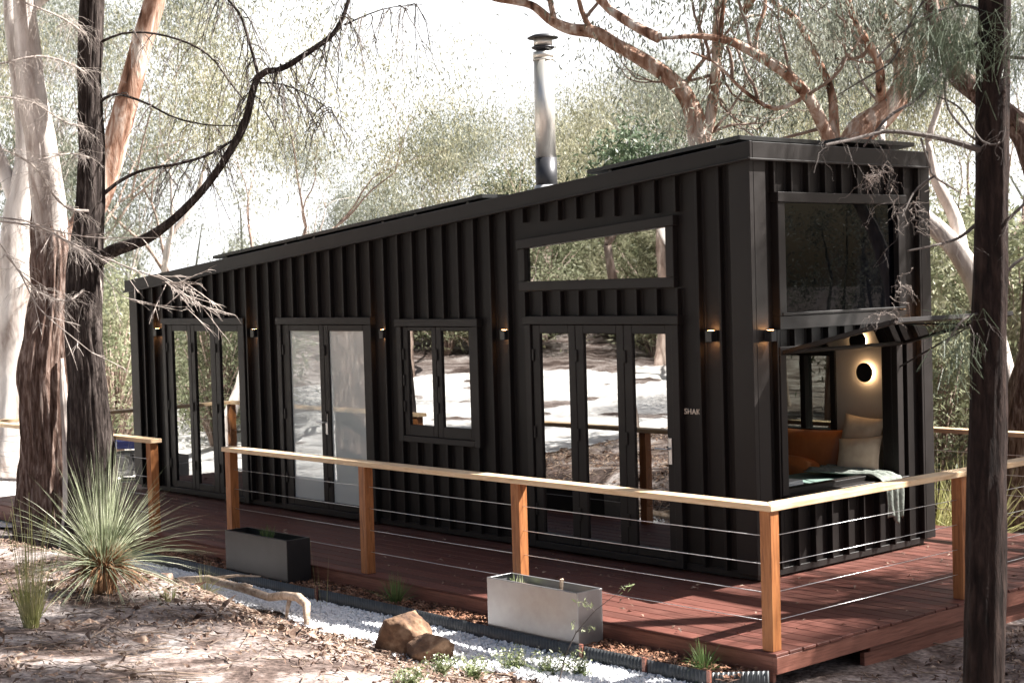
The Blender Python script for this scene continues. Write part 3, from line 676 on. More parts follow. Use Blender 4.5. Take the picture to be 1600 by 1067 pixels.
railing((-1.7, YR, 0), 'pale topped timber and wire railing round the front corner of the deck',
        [(x0+.07, YR), (-2.80, YR), (-.86, YR), (XR, YR), (XR, .47), (XR, 3.2)],
        [[(x0, YR-WR), (XR+WR, YR-WR), (XR-WR, YR+WR), (x0, YR+WR)], [(XR+WR+.0, YR-WR+.003), (XR+WR, 3.27), (XR-WR, 3.27), (XR-WR, YR+WR+.003)]],
        [((x0+.07, YR), (XR, YR)), ((XR, YR), (XR, 3.2))])
railing((-10.45, -.6, 0), 'timber and wire railing at the far left of the deck, behind the tree trunks',
        [(-6.42, YR), (-9.15, YR), (-10.45, YR), (-10.45, 2.6)],
        [[(-10.45+WR, YR-WR), (-6.33, YR-WR), (-6.33, YR+WR), (-10.45+WR, YR+WR)], [(-10.45-WR, YR-WR), (-10.45+WR-.003, YR-WR), (-10.45+WR-.003, 2.7), (-10.45-WR, 2.7)]],
        [((-10.45, YR), (-6.42, YR)), ((-10.45, YR), (-10.45, 2.6))])
railing((-2, 3.2, 0), 'timber railing along the back of the deck, beyond the far cabin corner',
        [(-4.5, 3.2), (-1.6, 3.2)], [[(-4.6, 3.2-WR), (XR-WR-.005, 3.2-WR), (XR-WR-.005, 3.2+WR), (-4.6, 3.2+WR)]], [((-4.5, 3.2), (XR, 3.2))])

# ------------------------------------------------------------------ planters, edging, generator
def planter(x0, x1, y0, y1, z0, z1, m_, label):
    o = thing('planter_box', ((x0+x1)/2, (y0+y1)/2, z0), label, 'planter', 'metal planter boxes')
    m = MB(); t = .022
    m.box(x0, x1, y0, y0+.004, z0, z1-.004); m.box(x0, x1, y1-.004, y1, z0, z1-.004); m.box(x0, x0+.004, y0+.0045, y1-.0045, z0, z1-.004); m.box(x1-.004, x1, y0+.0045, y1-.0045, z0, z1-.004)
    m.box(x0, x1, y0, y0+t, z1-.0035, z1); m.box(x0, x1, y1-t, y1, z1-.0035, z1); m.box(x0, x0+t, y0+t, y1-t, z1-.0035, z1); m.box(x1-t, x1, y0+t, y1-t, z1-.0035, z1)
    m.build('shell', m_, o, bevel=.0012)
    sx = np.linspace(x0+.005, x1-.005, 30); sy = np.linspace(y0+.005, y1-.005, 9); X, Y = np.meshgrid(sx, sy)
    Z = z1-.07+.02*fbm(X*9, Y*9); V = np.stack([X, Y, Z], -1).reshape(-1, 3); i, j = np.meshgrid(np.arange(8), np.arange(29), indexing='ij'); a = (i*30+j).ravel()
    MB().add(V, np.stack([a, a+1, a+31, a+30], -1)).build('soil', M['soil'], o)
planter(-.84, .125, -2.118, -1.872, -.15, .25, M['zinc'], 'silver metal planter box with bare soil, in front of the deck post')
planter(-4.50, -3.50, -2.11, -1.862, -.15, .25, M['dplant'], 'dark grey metal planter box beside the deck, right of the spiky grass tree')
planter(-12.6, -11.6, -1.75, -1.40, -.22, .16, M['dplant'], 'dark planter box at the left edge, behind the tree trunks')
def edging(pts, amp, label, joint=True):
    o = thing('garden_edging', (*pts[0], -.2), label, 'edging', 'metal edging strips along the mulch bed')
    p = np.array(pts, float); d = np.linalg.norm(np.diff(p, axis=0), axis=1); cum = np.concatenate([[0], np.cumsum(d)]); n = int(cum[-1]/.006)
    t = np.linspace(0, cum[-1], n); xy = np.stack([np.interp(t, cum, p[:, k]) for k in (0, 1)], -1); tg = norm(np.gradient(xy, axis=0)); nr = np.stack([tg[:, 1], -tg[:, 0]], -1)
    xy = xy+nr*(amp*np.sin(t*2*np.pi/.032))[:, None]; zt = -.105+.006*np.sin(t*1.7)
    V = np.concatenate([np.column_stack([xy, zt-.16]), np.column_stack([xy, zt])]); a = np.arange(n-1)
    s = MB().add(V, np.stack([a, a+1, a+n+1, a+n], -1)).build('strip', M['edging'], o, smooth=True)
    md = s.modifiers.new('solid', 'SOLIDIFY'); md.thickness = .003
    if joint:
        e_ = p[-1]; MB().box(e_[0]-.014, e_[0]+.014, e_[1]-.025, e_[1]-.007, -.25, -.09).build('peg', M['merbau'], o)
edging([(-6.2, -2.14), (-3.0, -2.145)], .002, 'grey metal edging strip from the grass tree to below the dark planter')
edging([(-2.99, -2.145), (-1.0, -2.15), (.2, -2.15)], .003, 'grey metal edging strip behind the ochre rock and under the silver planter')
edging([(.21, -2.15), (.8, -2.15)], .006, 'short corrugated metal edging strip just right of the silver planter')
edging([(.81, -2.15), (1.36, -2.14)], .004, 'grey metal edging strip below the grass clump at the deck corner')
edging([(1.365, -2.14), (1.62, -1.87)], .006, 'corrugated metal edging turning back to the deck corner', False)
gx, gy = [float(c_) for c_ in P(209, 752, 22.2)[:2]]; gz = float(ground_z(gx, gy))
gen = thing('generator', (gx, gy, gz), 'blue portable generator in a black tube frame behind the left railing', 'generator')
ga = norm(np.array([.67, .74, 0])); gb = np.array([-ga[1], ga[0], 0]); G0 = np.array([gx, gy, gz])
def gp(a, b_, z): return G0+ga*a+gb*b_+np.array([0, 0, z])
m = MB()
for b_ in (-.2, .2):
    th = np.linspace(0, 2*np.pi, 33); q = []
    for t_ in th:
        cx, sy = math.cos(t_), math.sin(t_); k = (abs(cx)**6+abs(sy)**6)**(-1/6); q.append(gp(.3*cx*k, b_, .40+.30*sy*k))
    m.tube(q, .016, 8, caps=False)
for a, z in ((-.29, .12), (.29, .12), (-.29, .66), (.29, .66)): m.tube([gp(a, -.2, z), gp(a, .2, z)], .014, 8)
m.build('tube_frame', M['black'], gen, smooth=True)
m = MB(); m.obox(gp(.03, 0, .61), ga, gb, (0,0,1), .46, .36, .14); m.build('fuel_tank', M['blue'], gen, bevel=.035, seg=3)
m = MB(); m.obox(gp(-.10, 0, .33), ga, gb, (0,0,1), .26, .3, .34); m.build('engine', M['engine'], gen, bevel=.03, seg=2)
m = MB(); m.lathe([(.15, 0), (.15, .05), (.10, .07)], gp(-.10, -.16, .34), 24, -gb); m.build('recoil_cover', M['engine'], gen)
m = MB(); m.obox(gp(.14, 0, .36), ga, gb, (0,0,1), .2, .32, .26); m.build('control_panel', M['engine'], gen, bevel=.01)
m = MB(); m.obox(gp(0, 0, .08), ga, gb, (0,0,1), .5, .34, .04); m.build('base_plate', M['black'], gen, bevel=.01)

# ------------------------------------------------------------------ rocks, dead branch
def rock(name, c, r, seed, label, cut=None):
    n, k = 120, 72; th = np.linspace(0, 2*np.pi, n, endpoint=False); ph = np.linspace(-1.5, 1.5, k)
    T, F = np.meshgrid(th, ph); D = np.stack([np.cos(F)*np.cos(T), np.cos(F)*np.sin(T), np.sin(F)], -1)
    rad = 1+.38*fbm(D[..., 0]*1.3+seed, D[..., 1]*1.3, D[..., 2]*1.3, 4, seed)
    rg = np.random.default_rng(seed)
    for _ in range(9):
        nv = norm(rg.normal(size=3)); h = rg.uniform(.62, .85); dd = D@nv; rad = np.where(dd > .05, np.minimum(rad, h/np.maximum(dd, .05)), rad)
    rad = rad*(1+.05*fbm(D[..., 0]*6+seed, D[..., 1]*6, D[..., 2]*6, 4, seed+3))
    V = (D*rad[..., None]*np.array(r)).reshape(-1, 3)+np.array(c); i, j = np.meshgrid(np.arange(k-1), np.arange(n), indexing='ij'); j2 = (j+1) % n
    Q = np.stack([i*n+j, i*n+j2, (i+1)*n+j2, (i+1)*n+j], -1).reshape(-1, 4)
    return tag(MB().add(V, Q, ngons=[list(range(n))[::-1], [(k-1)*n+q for q in range(n)]]).build(name, M['rock'], smooth=True), label, 'rock', 'ochre rocks beside the path')
rock('rock', (-1.02, -2.82, -.09), (.24, .19, .20), 4, 'taller ochre brown rock beside the white gravel path')
rock('rock', (-.66, -2.84, -.13), (.22, .16, .12), 11, 'lower flat ochre rock leaning at the right of the taller one')
db = MB()
db.tube(P_ := np.array([(-4.3,-2.72,-.10), (-3.9,-2.66,-.05), (-3.4,-2.64,-.07), (-2.95,-2.66,-.09), (-2.7,-2.68,-.04), (-2.48,-2.70,-.02), (-2.33,-2.72,-.06), (-2.25,-2.78,-.2)]), [.03,.034,.033,.034,.037,.037,.034,.022], 10, bark=.2, seed=3)
db.tube([(-2.6,-2.69,-.03), (-2.58,-2.73,-.11), (-2.57,-2.76,-.2)], [.022,.016,.01], 8); db.tube([(-3.5,-2.64,-.06), (-3.1,-2.80,.02), (-2.8,-2.92,.06)], [.02,.014,.007], 7)
db.tube([(-3.9,-2.66,-.05), (-3.7,-2.5,-.02), (-3.4,-2.45,.0)], [.018,.012,.006], 7)
tag(db.build('dead_branch', M['log'], smooth=True), 'bleached crooked dead branch lying across the gravel path edge', 'branch')

# ------------------------------------------------------------------ small plants
def blades(mb, c, n, L0, w0, rg, spread=.7, arch=.5, base=.02, K=6, up=1.0):
    a = rg.uniform(0, 2*np.pi, n); el = np.abs(rg.normal(0, spread, n)); el = np.minimum(el, 1.75)
    d = np.stack([np.cos(a)*np.sin(el), np.sin(a)*np.sin(el), np.cos(el)*up], -1)
    L_ = L0*rg.uniform(.55, 1.1, n); t = np.linspace(0, 1, K)
    p0 = np.array(c)+np.stack([np.cos(a), np.sin(a), 0*a], -1)*base*rg.uniform(.2, 1, n)[:, None]
    Pn = p0[:, None]+d[:, None]*(L_[:, None]*t)[..., None]; Pn[..., 2] -= (arch*L_*np.sin(np.minimum(el, 1.5)+.15))[:, None]*t[None]**2.2
    side = norm(np.cross(d, np.array([0, 0, 1.])+.6*rg.normal(size=(n, 3))))
    mb.ribbons(Pn, w0*np.array([1, .95, .85, .65, .4, .08])[None]*rg.uniform(.7, 1.2, n)[:, None] if K == 6 else w0*np.linspace(1, .1, K)[None]*np.ones((n, 1)), side)
    return Pn
rg = np.random.default_rng(77)
gc = np.array([-2.83, -4.20, float(ground_z(-2.83, -4.2))])
gt = thing('grass_tree', gc, 'large spiky grass tree with a round burst of thin grey green leaves', 'grass tree')
m = MB(); blades(m, gc+[0, 0, .20], 520, .98, .0062, rg, 1.02, .30, .06)
m.build('crown', M['gtleaf'], gt)
m = MB(); m.lathe([(.10, -.05), (.095, .16), (.06, .28)], gc, 18); blades(m, gc+[0, 0, .20], 560, .28, .010, rg, 1.9, .55, .11)
m.build('trunk', M['gtskirt'], gt)
def tuft(c, n, L0, w0, label, mt='grass', name='grass_tuft', spread=.3, arch=.25, group=None, base=.05, stems=0):
    c = np.array(c, float); o = thing(name, c, label, 'grass' if 'grass' in name else 'plant', group)
    m = MB(); blades(m, c, n, L0, w0, rg, spread, arch, base); m.build('blades', M[mt], o)
    if stems:
        m = MB(); q = blades(MB(), c, stems, L0*1.6, w0, rg, spread*.7, arch*.6, base, K=6); m.tubes(q, np.array([.0022, .002, .0018, .0016, .003, .001])[None], 4); m.build('seed_stems', M['grass'], o)
    return o
def gpt(x, y, dz=0): return (x, y, float(ground_z(x, y))+dz)
tuft(gpt(-2.05, -5.15), 110, .55, .007, 'tall straw coloured grass clump at the lower left, in front of the grass tree', stems=22, spread=.28)
tuft(gpt(-2.35, -5.45), 70, .5, .007, 'yellow green grass clump at the left edge, lowest in the foreground', stems=8, spread=.3)
tuft(gpt(-2.2, -4.0), 36, .18, .005, 'small dry grass wisp in the shade right of the grass tree', spread=.5)
tuft(gpt(-3.25, -3.1), 60, .34, .006, 'fallen grey grass clump at the right foot of the grass tree', spread=.9, arch=.5)
tuft((-2.13, -1.98, -.14), 130, .27, .006, 'green grass tuft on the mulch beside the second deck post', 'ggrass', spread=.45)
tuft((1.17, -1.98, -.14), 150, .24, .006, 'olive grass tuft drooping over the edging at the deck corner', 'ggrass', spread=.95, arch=.5)
tuft((-2.72, -2.3, -.2), 4, .62, .004, 'single tall dry stalk in front of the second deck post', spread=.05, arch=.05, name='grass_stalk')
tuft((-4.0, -1.98, .18), 60, .17, .006, 'dark green seedling growing in the dark grey planter', 'ggrass', name='seedling', spread=.4)
tuft((-.66, -1.97, .18), 30, .10, .010, 'small herb seedling at the back left of the silver planter', 'weed', name='seedling', spread=.6)
dw = MB(); dw.obox((-.13, -2.03, .245), norm(np.array([.3, -.2, .6])), (0, 1, 0), norm(np.array([.6, 0, -.3])), .16, .03, .012)
tag(dw.build('wooden_stake', M['log']), 'pale wooden marker stake stuck in the silver planter', 'stake')
def weed(c, n, H, label, group, fl=True, name='flowering_weed', lean=(0, 0), spread=.5):
    c = np.array(c, float); o = thing(name, c, label, 'weed', group)
    a = rg.uniform(0, 6.28, n); sp = rg.uniform(.05, spread, n); L_ = H*rg.uniform(.5, 1.1, n); t = np.linspace(0, 1, 5)
    Pn = c+np.stack([(np.cos(a)*sp)[:, None]*L_[:, None]*t+lean[0]*t, (np.sin(a)*sp)[:, None]*L_[:, None]*t+lean[1]*t, L_[:, None]*t*(1-.15*t)], -1)
    m = MB(); m.tubes(Pn, np.array([.0028, .0024, .002, .0016, .001])[None], 4); m.build('stems', M['ggrass'], o)
    k = rg.integers(1, 5, n*14); idx = rg.integers(0, n, n*14); C = Pn[idx, k]+rg.normal(0, .018, (n*14, 3))
    m = MB(); m.leaves(C, .035, .011, rg, 0); m.build('leaves', M['weed'], o)
    if fl:
        C = np.repeat(Pn[:, 4], 5, 0)+rg.normal(0, .010, (n*5, 3)); m = MB(); m.leaves(C, .013, .011, rg, 0); tag(m.build('flowers', M['flower'], o), kind='stuff')
def ground_hit(u, v):
    d = FW+RT*(u-800)/FPX-UP*(v-533.5)/FPX; t_ = np.arange(4, 25, .01); q = CAM+d*t_[:, None]
    k = int(np.argmax(q[:, 2] < ground_z(q[:, 0], q[:, 1]))); return q[k, 0], q[k, 1]
WG = 'low flowering weeds along the bottom of the picture'
for (u_, v_, n_, h_, lb) in ((690, 1056, 34, .17, 'low weed with pale flowers, leftmost of those right of the rocks'), (742, 1064, 40, .19, 'pale flowering weed second from the left, below the silver planter'),
                             (800, 1052, 40, .2, 'pale flowering weed at the bottom centre, below the middle of the silver planter'), (858, 1060, 36, .2, 'pale flowering weed below the right half of the silver planter'),
                             (640, 1075, 30, .16, 'low green weed cut by the bottom edge, below the rocks'), (908, 1062, 30, .2, 'low green weed at the bottom edge, nearest the sapling'),
                             (905, 1003, 26, .22, 'pale flowering weed against the front corner of the silver planter')):
    x_, y_ = ground_hit(u_, v_); weed((x_, y_, float(ground_z(x_, y_))), int(n_*.7), h_*.9, lb, WG, spread=1.2)
RG = 'tall weeds beside the dark trunk'
for (x_, y_, n_, h_, lb) in ((3.0, -.55, 16, .75, 'tall pale weed with seed heads right of the dark trunk, nearest the camera'), (2.45, .35, 18, .8, 'tall pale weed against the deck edge right of the dark trunk'), (3.2, .1, 16, .6, 'tall weed at the right edge of the picture')):
    weed(gpt(x_, y_), n_, h_, lb, RG, name='tall_weed')
# sapling leaning over the silver planter
sp_ = np.array([(.55, -2.72, -.2), (.56, -2.66, -.02), (.60, -2.60, .12), (.68, -2.5, .26), (.80, -2.4, .38)])
sp = thing('sapling', sp_[0], 'thin sapling with sparse leaves leaning in front of the silver planter', 'sapling')
m = MB(); m.tube(sp_, [.005, .0045, .004, .003, .0015], 6)
C = []
for k, (a, l_) in enumerate(((.1, .16), (2.4, .15), (3.3, .17), (.6, .15), (2.9, .13), (1.2, .12))):
    b0 = sp_[1+(k % 3)+ (1 if k > 2 else 0) if 1+(k % 3)+(1 if k > 2 else 0) < 5 else 4]; b1 = b0+np.array([math.cos(a)*l_, math.sin(a)*l_*.7, .05]); m.tube([b0, (b0+b1)/2+[0, 0, .02], b1], [.002, .0016, .001], 5)
    C += [b0+(b1-b0)*t_ for t_ in np.linspace(.3, 1, 12)]
m.build('stem', M['twig'], sp)
m = MB(); m.leaves(np.array(C)+rg.normal(0, .010, (len(C), 3)), .05, .009, rg, 0); m.build('leaves', M['weed'], sp)

# ------------------------------------------------------------------ trees
def smooth_line(pts, rad, step=.14, wob=0.0, rg_=None):
    p = np.asarray(pts, float); K = len(p); r = np.asarray(rad, float)
    d = np.concatenate([[0], np.cumsum(np.linalg.norm(np.diff(p, axis=0), axis=1))]); n = max(4, int(d[-1]/step))
    t = np.linspace(0, d[-1], n); ext = np.vstack([2*p[0]-p[1], p, 2*p[-1]-p[-2]])
    seg = np.clip(np.searchsorted(d, t, side='right')-1, 0, K-2); u = ((t-d[seg])/(d[seg+1]-d[seg]))[:, None]
    p0, p1, p2, p3 = ext[seg], ext[seg+1], ext[seg+2], ext[seg+3]
    q = .5*((2*p1)+(-p0+p2)*u+(2*p0-5*p1+4*p2-p3)*u**2+(-p0+3*p1-3*p2+p3)*u**3)
    if wob and rg_ is not None: q = q+wob*np.stack([fbm(t*1.5, t*0+k*9.1+rg_.uniform(0, 50), 0, 3, k) for k in range(3)], -1)
    return q, np.interp(t, d, r)
def branch_rec(rg_, p, d, L_, r, lev, mx, tubes, tips, up=.25, spread=.75, kids=(2, 4), lf=.68):
    K = 6; pts = [p]; dd = d.copy()
    for k in range(K-1):
        dd = norm(dd+rg_.normal(0, .16, 3)+np.array([0, 0, up*.22])); pts.append(pts[-1]+dd*L_/(K-1))
    pts = np.array(pts); re = r*.62 if lev < mx else r*.3
    tubes.append((pts, np.linspace(r, re, K), lev))
    if lev >= mx-1: tips.append(pts[-1]); tips.append(pts[-3])
    if lev >= mx: return
    n = rg_.integers(*kids, endpoint=True)
    for i in range(n):
        ang = rg_.uniform(.35, 1.0)*spread; ax = norm(np.cross(dd, rg_.normal(size=3))); nd = norm(dd*math.cos(ang)+ax*math.sin(ang)+np.array([0, 0, up*.35]))
        k = K-1 if i < 2 else rg_.integers(2, K)
        branch_rec(rg_, pts[k], nd, L_*lf*rg_.uniform(.75, 1.2), re*rg_.uniform(.6, .85), lev+1, mx, tubes, tips, up, spread, kids, lf)
def clump(T, leaves, sig, rg_, sub=4, cs=1.0):
    """leaf positions hanging in small dense sprays round each branch tip, with gaps between the sprays"""
    c = np.repeat(T, sub, 0)+rg_.normal(0, 1, (len(T)*sub, 3))*np.array([sig, sig, sig*.7])
    n = max(1, int(leaves/sub)); k = rg_.uniform(.35, 1.6, len(c)); cnt = np.maximum(1, (n*k**1.6).astype(int))
    C = np.repeat(c, cnt, 0); s_ = cs*np.repeat(.055+.075*k, cnt)[:, None]
    return C+rg_.normal(0, 1, (len(C), 3))*s_*np.array([1, 1, 1.25])
def euc_meshes(seed, H, r0, leafm, barkm, mx=5, leaves=74, lsize=.098, trunkf=.38, spread=.8, sig=.46, lean=0.0, kids=(2, 3), cs=1.75, sub=2):
    rg_ = np.random.default_rng(seed); tubes, tips = [], []
    branch_rec(rg_, np.array([0, 0, -.3]), norm(np.array([lean, lean*.4, 1.])), H*trunkf, r0, 0, mx, tubes, tips, .35, spread, kids, .66)
    tb = MB()
    for p, r, lev in tubes:
        if lev == 0: r = r*np.array([1.35, 1.1, 1, .97, .95, .92])
        q, rr = smooth_line(p, r, max(.12, .3-.05*lev)); tb.tube(q, rr, (12, 10, 8, 6, 5, 4)[min(lev, 5)], bark=.25 if lev < 2 else 0, seed=seed)
    lb = MB(); lb.leaves(clump(np.array(tips), leaves, sig, rg_, sub, cs), lsize, lsize*.22, rg_, 2.0)
    return tb.mesh('trunk', barkm, True), lb.mesh('crown', leafm)
VAR = {}
def variant(key, *a, **k): VAR[key] = euc_meshes(*a, **k)
variant('A', 11, 9.5, .11, M['euca'], M['b_mid'])
variant('B', 23, 10.5, .13, M['eucb'], M['b_pale'], spread=.7)
variant('C', 37, 8.0, .09, M['eucc'], M['b_mid'], spread=.9, leaves=74)
variant('D', 51, 12.0, .16, M['eucb'], M['b_mid'], spread=.75, trunkf=.45)
variant('F', 71, 12.5, .26, M['euca'], M['b_string'], spread=.85, leaves=150, sig=.2, lsize=.13, cs=1.5, sub=4)
variant('G', 74, 11.0, .2, M['euca'], M['b_string'], spread=.95, leaves=150, sig=.13, lsize=.13, cs=1.5, sub=4)
variant('E', 63, 7.0, .10, M['euca'], M['b_pale'], mx=4, leaves=130, spread=.6)
def shrub_meshes(seed, H, leafm, barkm, ls=.11, n=150, per=46, sig=.16, wide=.9, droop=.3, cone=False):
    rg_ = np.random.default_rng(seed); tb = MB(); T = []
    for i in range(n):
        a = rg_.uniform(0, 6.28); h = H*rg_.uniform(.12, 1)**.8; rr = wide*H*.5*rg_.uniform(.2, 1)*((1-h/H)*1.0+.12 if cone else math.sqrt(max(0.05, 1-(h/H-.45)**2*2.6)))
        tip = np.array([math.cos(a)*rr, math.sin(a)*rr, h]); T.append(tip)
        if i % 3 == 0: tb.tube([np.array([math.cos(a)*.05, math.sin(a)*.05, -.1]), np.array([tip[0]*.35, tip[1]*.35, h*.55]), tip], [.03, .02, .006], 5)
    T = np.array(T); C = np.repeat(T, per, 0)+rg_.normal(0, sig*H/2.5, (len(T)*per, 3)); lb = MB(); lb.leaves(C[C[:, 2] > 0], ls, ls*.3, rg_, droop)
    return tb.mesh('stems', barkm, True), lb.mesh('foliage', leafm)
VAR['S1'] = shrub_meshes(5, 2.6, M['shrub'], M['b_mid']); VAR['S2'] = shrub_meshes(6, 2.2, M['eucc'], M['b_mid'], ls=.13, wide=1.2)
VAR['N1'] = shrub_meshes(9, 4.2, M['pine'], M['b_dark'], ls=.10, n=230, per=110, sig=.15, wide=.85, cone=True)
PROTO = {}
def plant(key, loc, rz, s, label, name, cat, group):
    pn = ('stems', 'foliage') if key[0] in 'SN' else ('trunk', 'crown')
    if key not in PROTO:
        o = thing(name, loc, label, cat, group); o.rotation_euler = (0, 0, rz); o.scale = (s,)*3
        for me, nm in zip(VAR[key], pn):
            c = bpy.data.objects.new(nm, me); COL.objects.link(c); c.parent = o
        PROTO[key] = o; return o
    o = dup(PROTO[key], loc, rz, s, label, group); o.name = name; return o
def at(u, D, v=560):
    q = P(u, v, D); return (q[0], q[1], float(ground_z(q[0], q[1])))
EG = 'eucalypts in the forest behind the cabin'
def topscale(key, u, D, vtop):
    zb = at(u, D)[2]; h = max(v.co.z for me in VAR[key] for v in me.vertices); return (float(P(u, vtop, D)[2])-zb)/h
# (kind, u, distance, turn, v of the crown's top, label)
BG = [('A', 722, 27, .3, 100, 'olive crowned eucalypt rising over the roof left of the flue'), ('B', 795, 34, 2.1, 130, 'pale eucalypt close behind the flue on its left'),
      ('C', 905, 25, 4.0, 45, 'yellowish eucalypt just right of the flue'), ('E', 610, 31, 1.0, 210, 'small thin eucalypt over the middle of the roof, left of the olive crown'),
      ('B', 985, 31, 5.1, 20, 'tall pale eucalypt behind the dark green conifer right of the flue'), ('D', 1120, 30, .8, 10, 'broad eucalypt behind the near corner of the roof'),
      ('A', 1230, 33, 2.9, 40, 'olive eucalypt far behind the fork of the big red gum'), ('B', 1385, 31, 3.8, -60, 'pale eucalypt behind the far roof corner'),
      ('C', 1480, 23, 1.6, -100, 'yellowish eucalypt between the cabin corner and the dark trunk'), ('D', 1590, 26, 5.5, -180, 'broad eucalypt at the right edge beyond the dark trunk'),
      ('A', 1540, 38, .2, -120, 'olive eucalypt far off behind the dark trunk'), ('E', 1440, 35, 2.2, -60, 'thin eucalypt far off right of the cabin'),
      ('B', 455, 30, 4.6, 140, 'pale eucalypt above the low end of the roof'), ('C', 380, 25, .9, -60, 'yellow leaved eucalypt behind the arching dark branch'),
      ('D', 285, 34, 2.4, -20, 'broad eucalypt far off, over the left end of the cabin'), ('B', 205, 30, 5.9, -160, 'pale eucalypt right of the dark leaning trunk'),
      ('A', 110, 36, 3.3, -130, 'olive eucalypt far behind the forked trunks'), ('C', 40, 27, 1.9, -150, 'yellow eucalypt behind the white barked trunk at the left'),
      ('B', -40, 33, .5, -150, 'pale eucalypt at the far left edge'), ('E', 185, 24, 3.0, 60, 'thin pale stemmed eucalypt just left of the cabin end'),
      ('E', 240, 40, 4.4, 120, 'thin eucalypt far off beyond the cabin end'), ('A', 870, 42, 1.2, 100, 'olive eucalypt far off behind the flue'), ('D', 1050, 45, 3.1, 60, 'broad eucalypt far off behind the conifer'),
      ('B', 1180, 40, 1.1, 50, 'pale eucalypt far off over the near roof corner'), ('A', 1310, 37, 4.4, -120, 'olive eucalypt far off behind the big red gum trunk'), ('C', 930, 38, 2.5, 20, 'small yellowish eucalypt far off between flue and conifer'),
      ('C', 1250, 24, .2, 40, 'yellowish eucalypt low behind the end of the roof'), ('E', 530, 42, .7, 230, 'thin eucalypt far off low over the roof'), ('C', 1140, 31, 5.0, 30, 'yellowish eucalypt between the two red gums')]
for (k, u, D, rz, vt, lb) in BG: plant(k, at(u, D), rz, topscale(k, u, D, vt), lb, 'eucalypt_tree', 'eucalypt', EG)
SG = 'shrubs in the undergrowth behind the cabin'
SH = [('S1', 20, 30, .2, 1.0, 'grey green shrub low at the left edge beyond the drive'), ('S2', 90, 33, 1.4, 1.1, 'yellowish shrub between the white and the forked trunks'), ('S1', 175, 27, 2.6, 1.05, 'grey green shrub beside the left end of the cabin, behind the railing'),
      ('S2', 215, 31, 3.3, 1.2, 'yellowish shrub half hidden by the left end of the cabin'), ('S1', 150, 38, 4.1, 1.3, 'grey green shrub far off between trunk and cabin'), ('S1', 1465, 17.5, .9, .8, 'grey green shrub just past the far cabin corner, behind the back railing'),
      ('S2', 1500, 19, 2.0, 1.0, 'yellowish shrub between back railing and dark trunk'), ('S1', 1530, 22, 3.0, 1.25, 'grey green shrub behind the dark trunk'), ('S1', 1600, 20, 5.0, 1.2, 'grey green shrub at the right edge behind the railing'),
      ('S2', 1460, 26, 4.2, 1.3, 'yellowish shrub further off past the cabin corner'), ('S1', 1510, 31, 1.1, 1.5, 'tall grey green shrub deep in the forest at the right'), ('S2', -30, 26, 1.1, 1.0, 'yellowish shrub cut by the left edge')]
for (k, u, D, rz, s, lb) in SH: plant(k, at(u, D), rz, s, lb, 'shrub', 'shrub', SG)
for (u, D, rz, vt, lb) in ((1000, 22, .4, 150, 'dark green conifer rising over the roof right of the flue'), (800, 31, 1.2, 225, 'blue green conifer low behind the foot of the flue'),
                          (900, 30, 2.2, 215, 'blue green conifer low over the roof right of the flue foot')):
    plant('N1', at(u, D), rz, topscale('N1', u, D, vt), lb, 'conifer', 'conifer', 'conifers behind the cabin')
# grasses past the cabin corner
for (x_, y_, lb) in ((-.9, 3.75, 'tall pale grass clump behind the back railing, next to the cabin corner'), (-.35, 3.8, 'tall pale grass clump behind the back railing, next to the dark trunk'), (.5, 4.0, 'tall pale grass clump behind the dark trunk')):
    tuft(gpt(x_, y_), 150, .95, .012, lb, spread=.4, arch=.5, base=.2)

# hand-shaped trees ------------------------------------------------
def W(line): return np.array([P(u, v, D) for u, v, D, _ in line]), np.array([px*D/FPX/2 for u, v, D, px in line])
def limbs(lines, seed, bk=.22, n0=16, bf=3.6):
    m = MB(); rg_ = np.random.default_rng(seed)
    for ln in lines:
        p, r = W(ln); q, rr = smooth_line(p, r, .07 if r[0] > .1 else .11, .02*min(1, r[0]*6), rg_)
        m.tube(q, rr, n0+14 if r[0] > .14 else (n0-4 if r[0] > .05 else 7), bark=bk if r[0] > .05 else .1, seed=seed, bf=bf)
    return m
def twigs_from(lines, rg_, per_m, L0, rad, down=.9, forks=3, K=7, out=.5):
    """drooping she-oak branchlets along limbs: lists of (N,K,3), (N,K)"""
    PN, RN = [], []
    for ln in lines:
        p, r = W(ln); q, rr = smooth_line(p, r, .05)
        n = int(len(q)*.05*per_m)
        for i in range(n):
            k = rg_.integers(len(q)//6, len(q)); a = rg_.uniform(0, 6.28); L_ = L0*rg_.uniform(.4, 1.3); t = np.linspace(0, 1, K)
            h = np.array([math.cos(a), math.sin(a), rg_.uniform(-.1, .5)]); s = q[k][None]+h*(L_*out*t)[:, None]; s = s+np.array([0, 0, -1.])*(down*L_*t**1.7)[:, None]+np.cumsum(rg_.normal(0, .012, (K, 3)), 0)
            PN.append(s); RN.append(rad*np.linspace(1, .35, K))
            for f_ in range(forks):
                kk = rg_.integers(1, K-1); l2 = L_*rg_.uniform(.25, .6); a2 = a+rg_.normal(0, .9); h2 = np.array([math.cos(a2), math.sin(a2), rg_.uniform(-.5, .3)])
                PN.append(s[kk][None]+h2*(l2*.6*t)[:, None]+np.array([0, 0, -1.])*(l2*.9*t**1.5)[:, None]+np.cumsum(rg_.normal(0, .008, (K, 3)), 0)); RN.append(rad*.55*np.linspace(1, .4, K))
    return np.array(PN), np.array(RN)
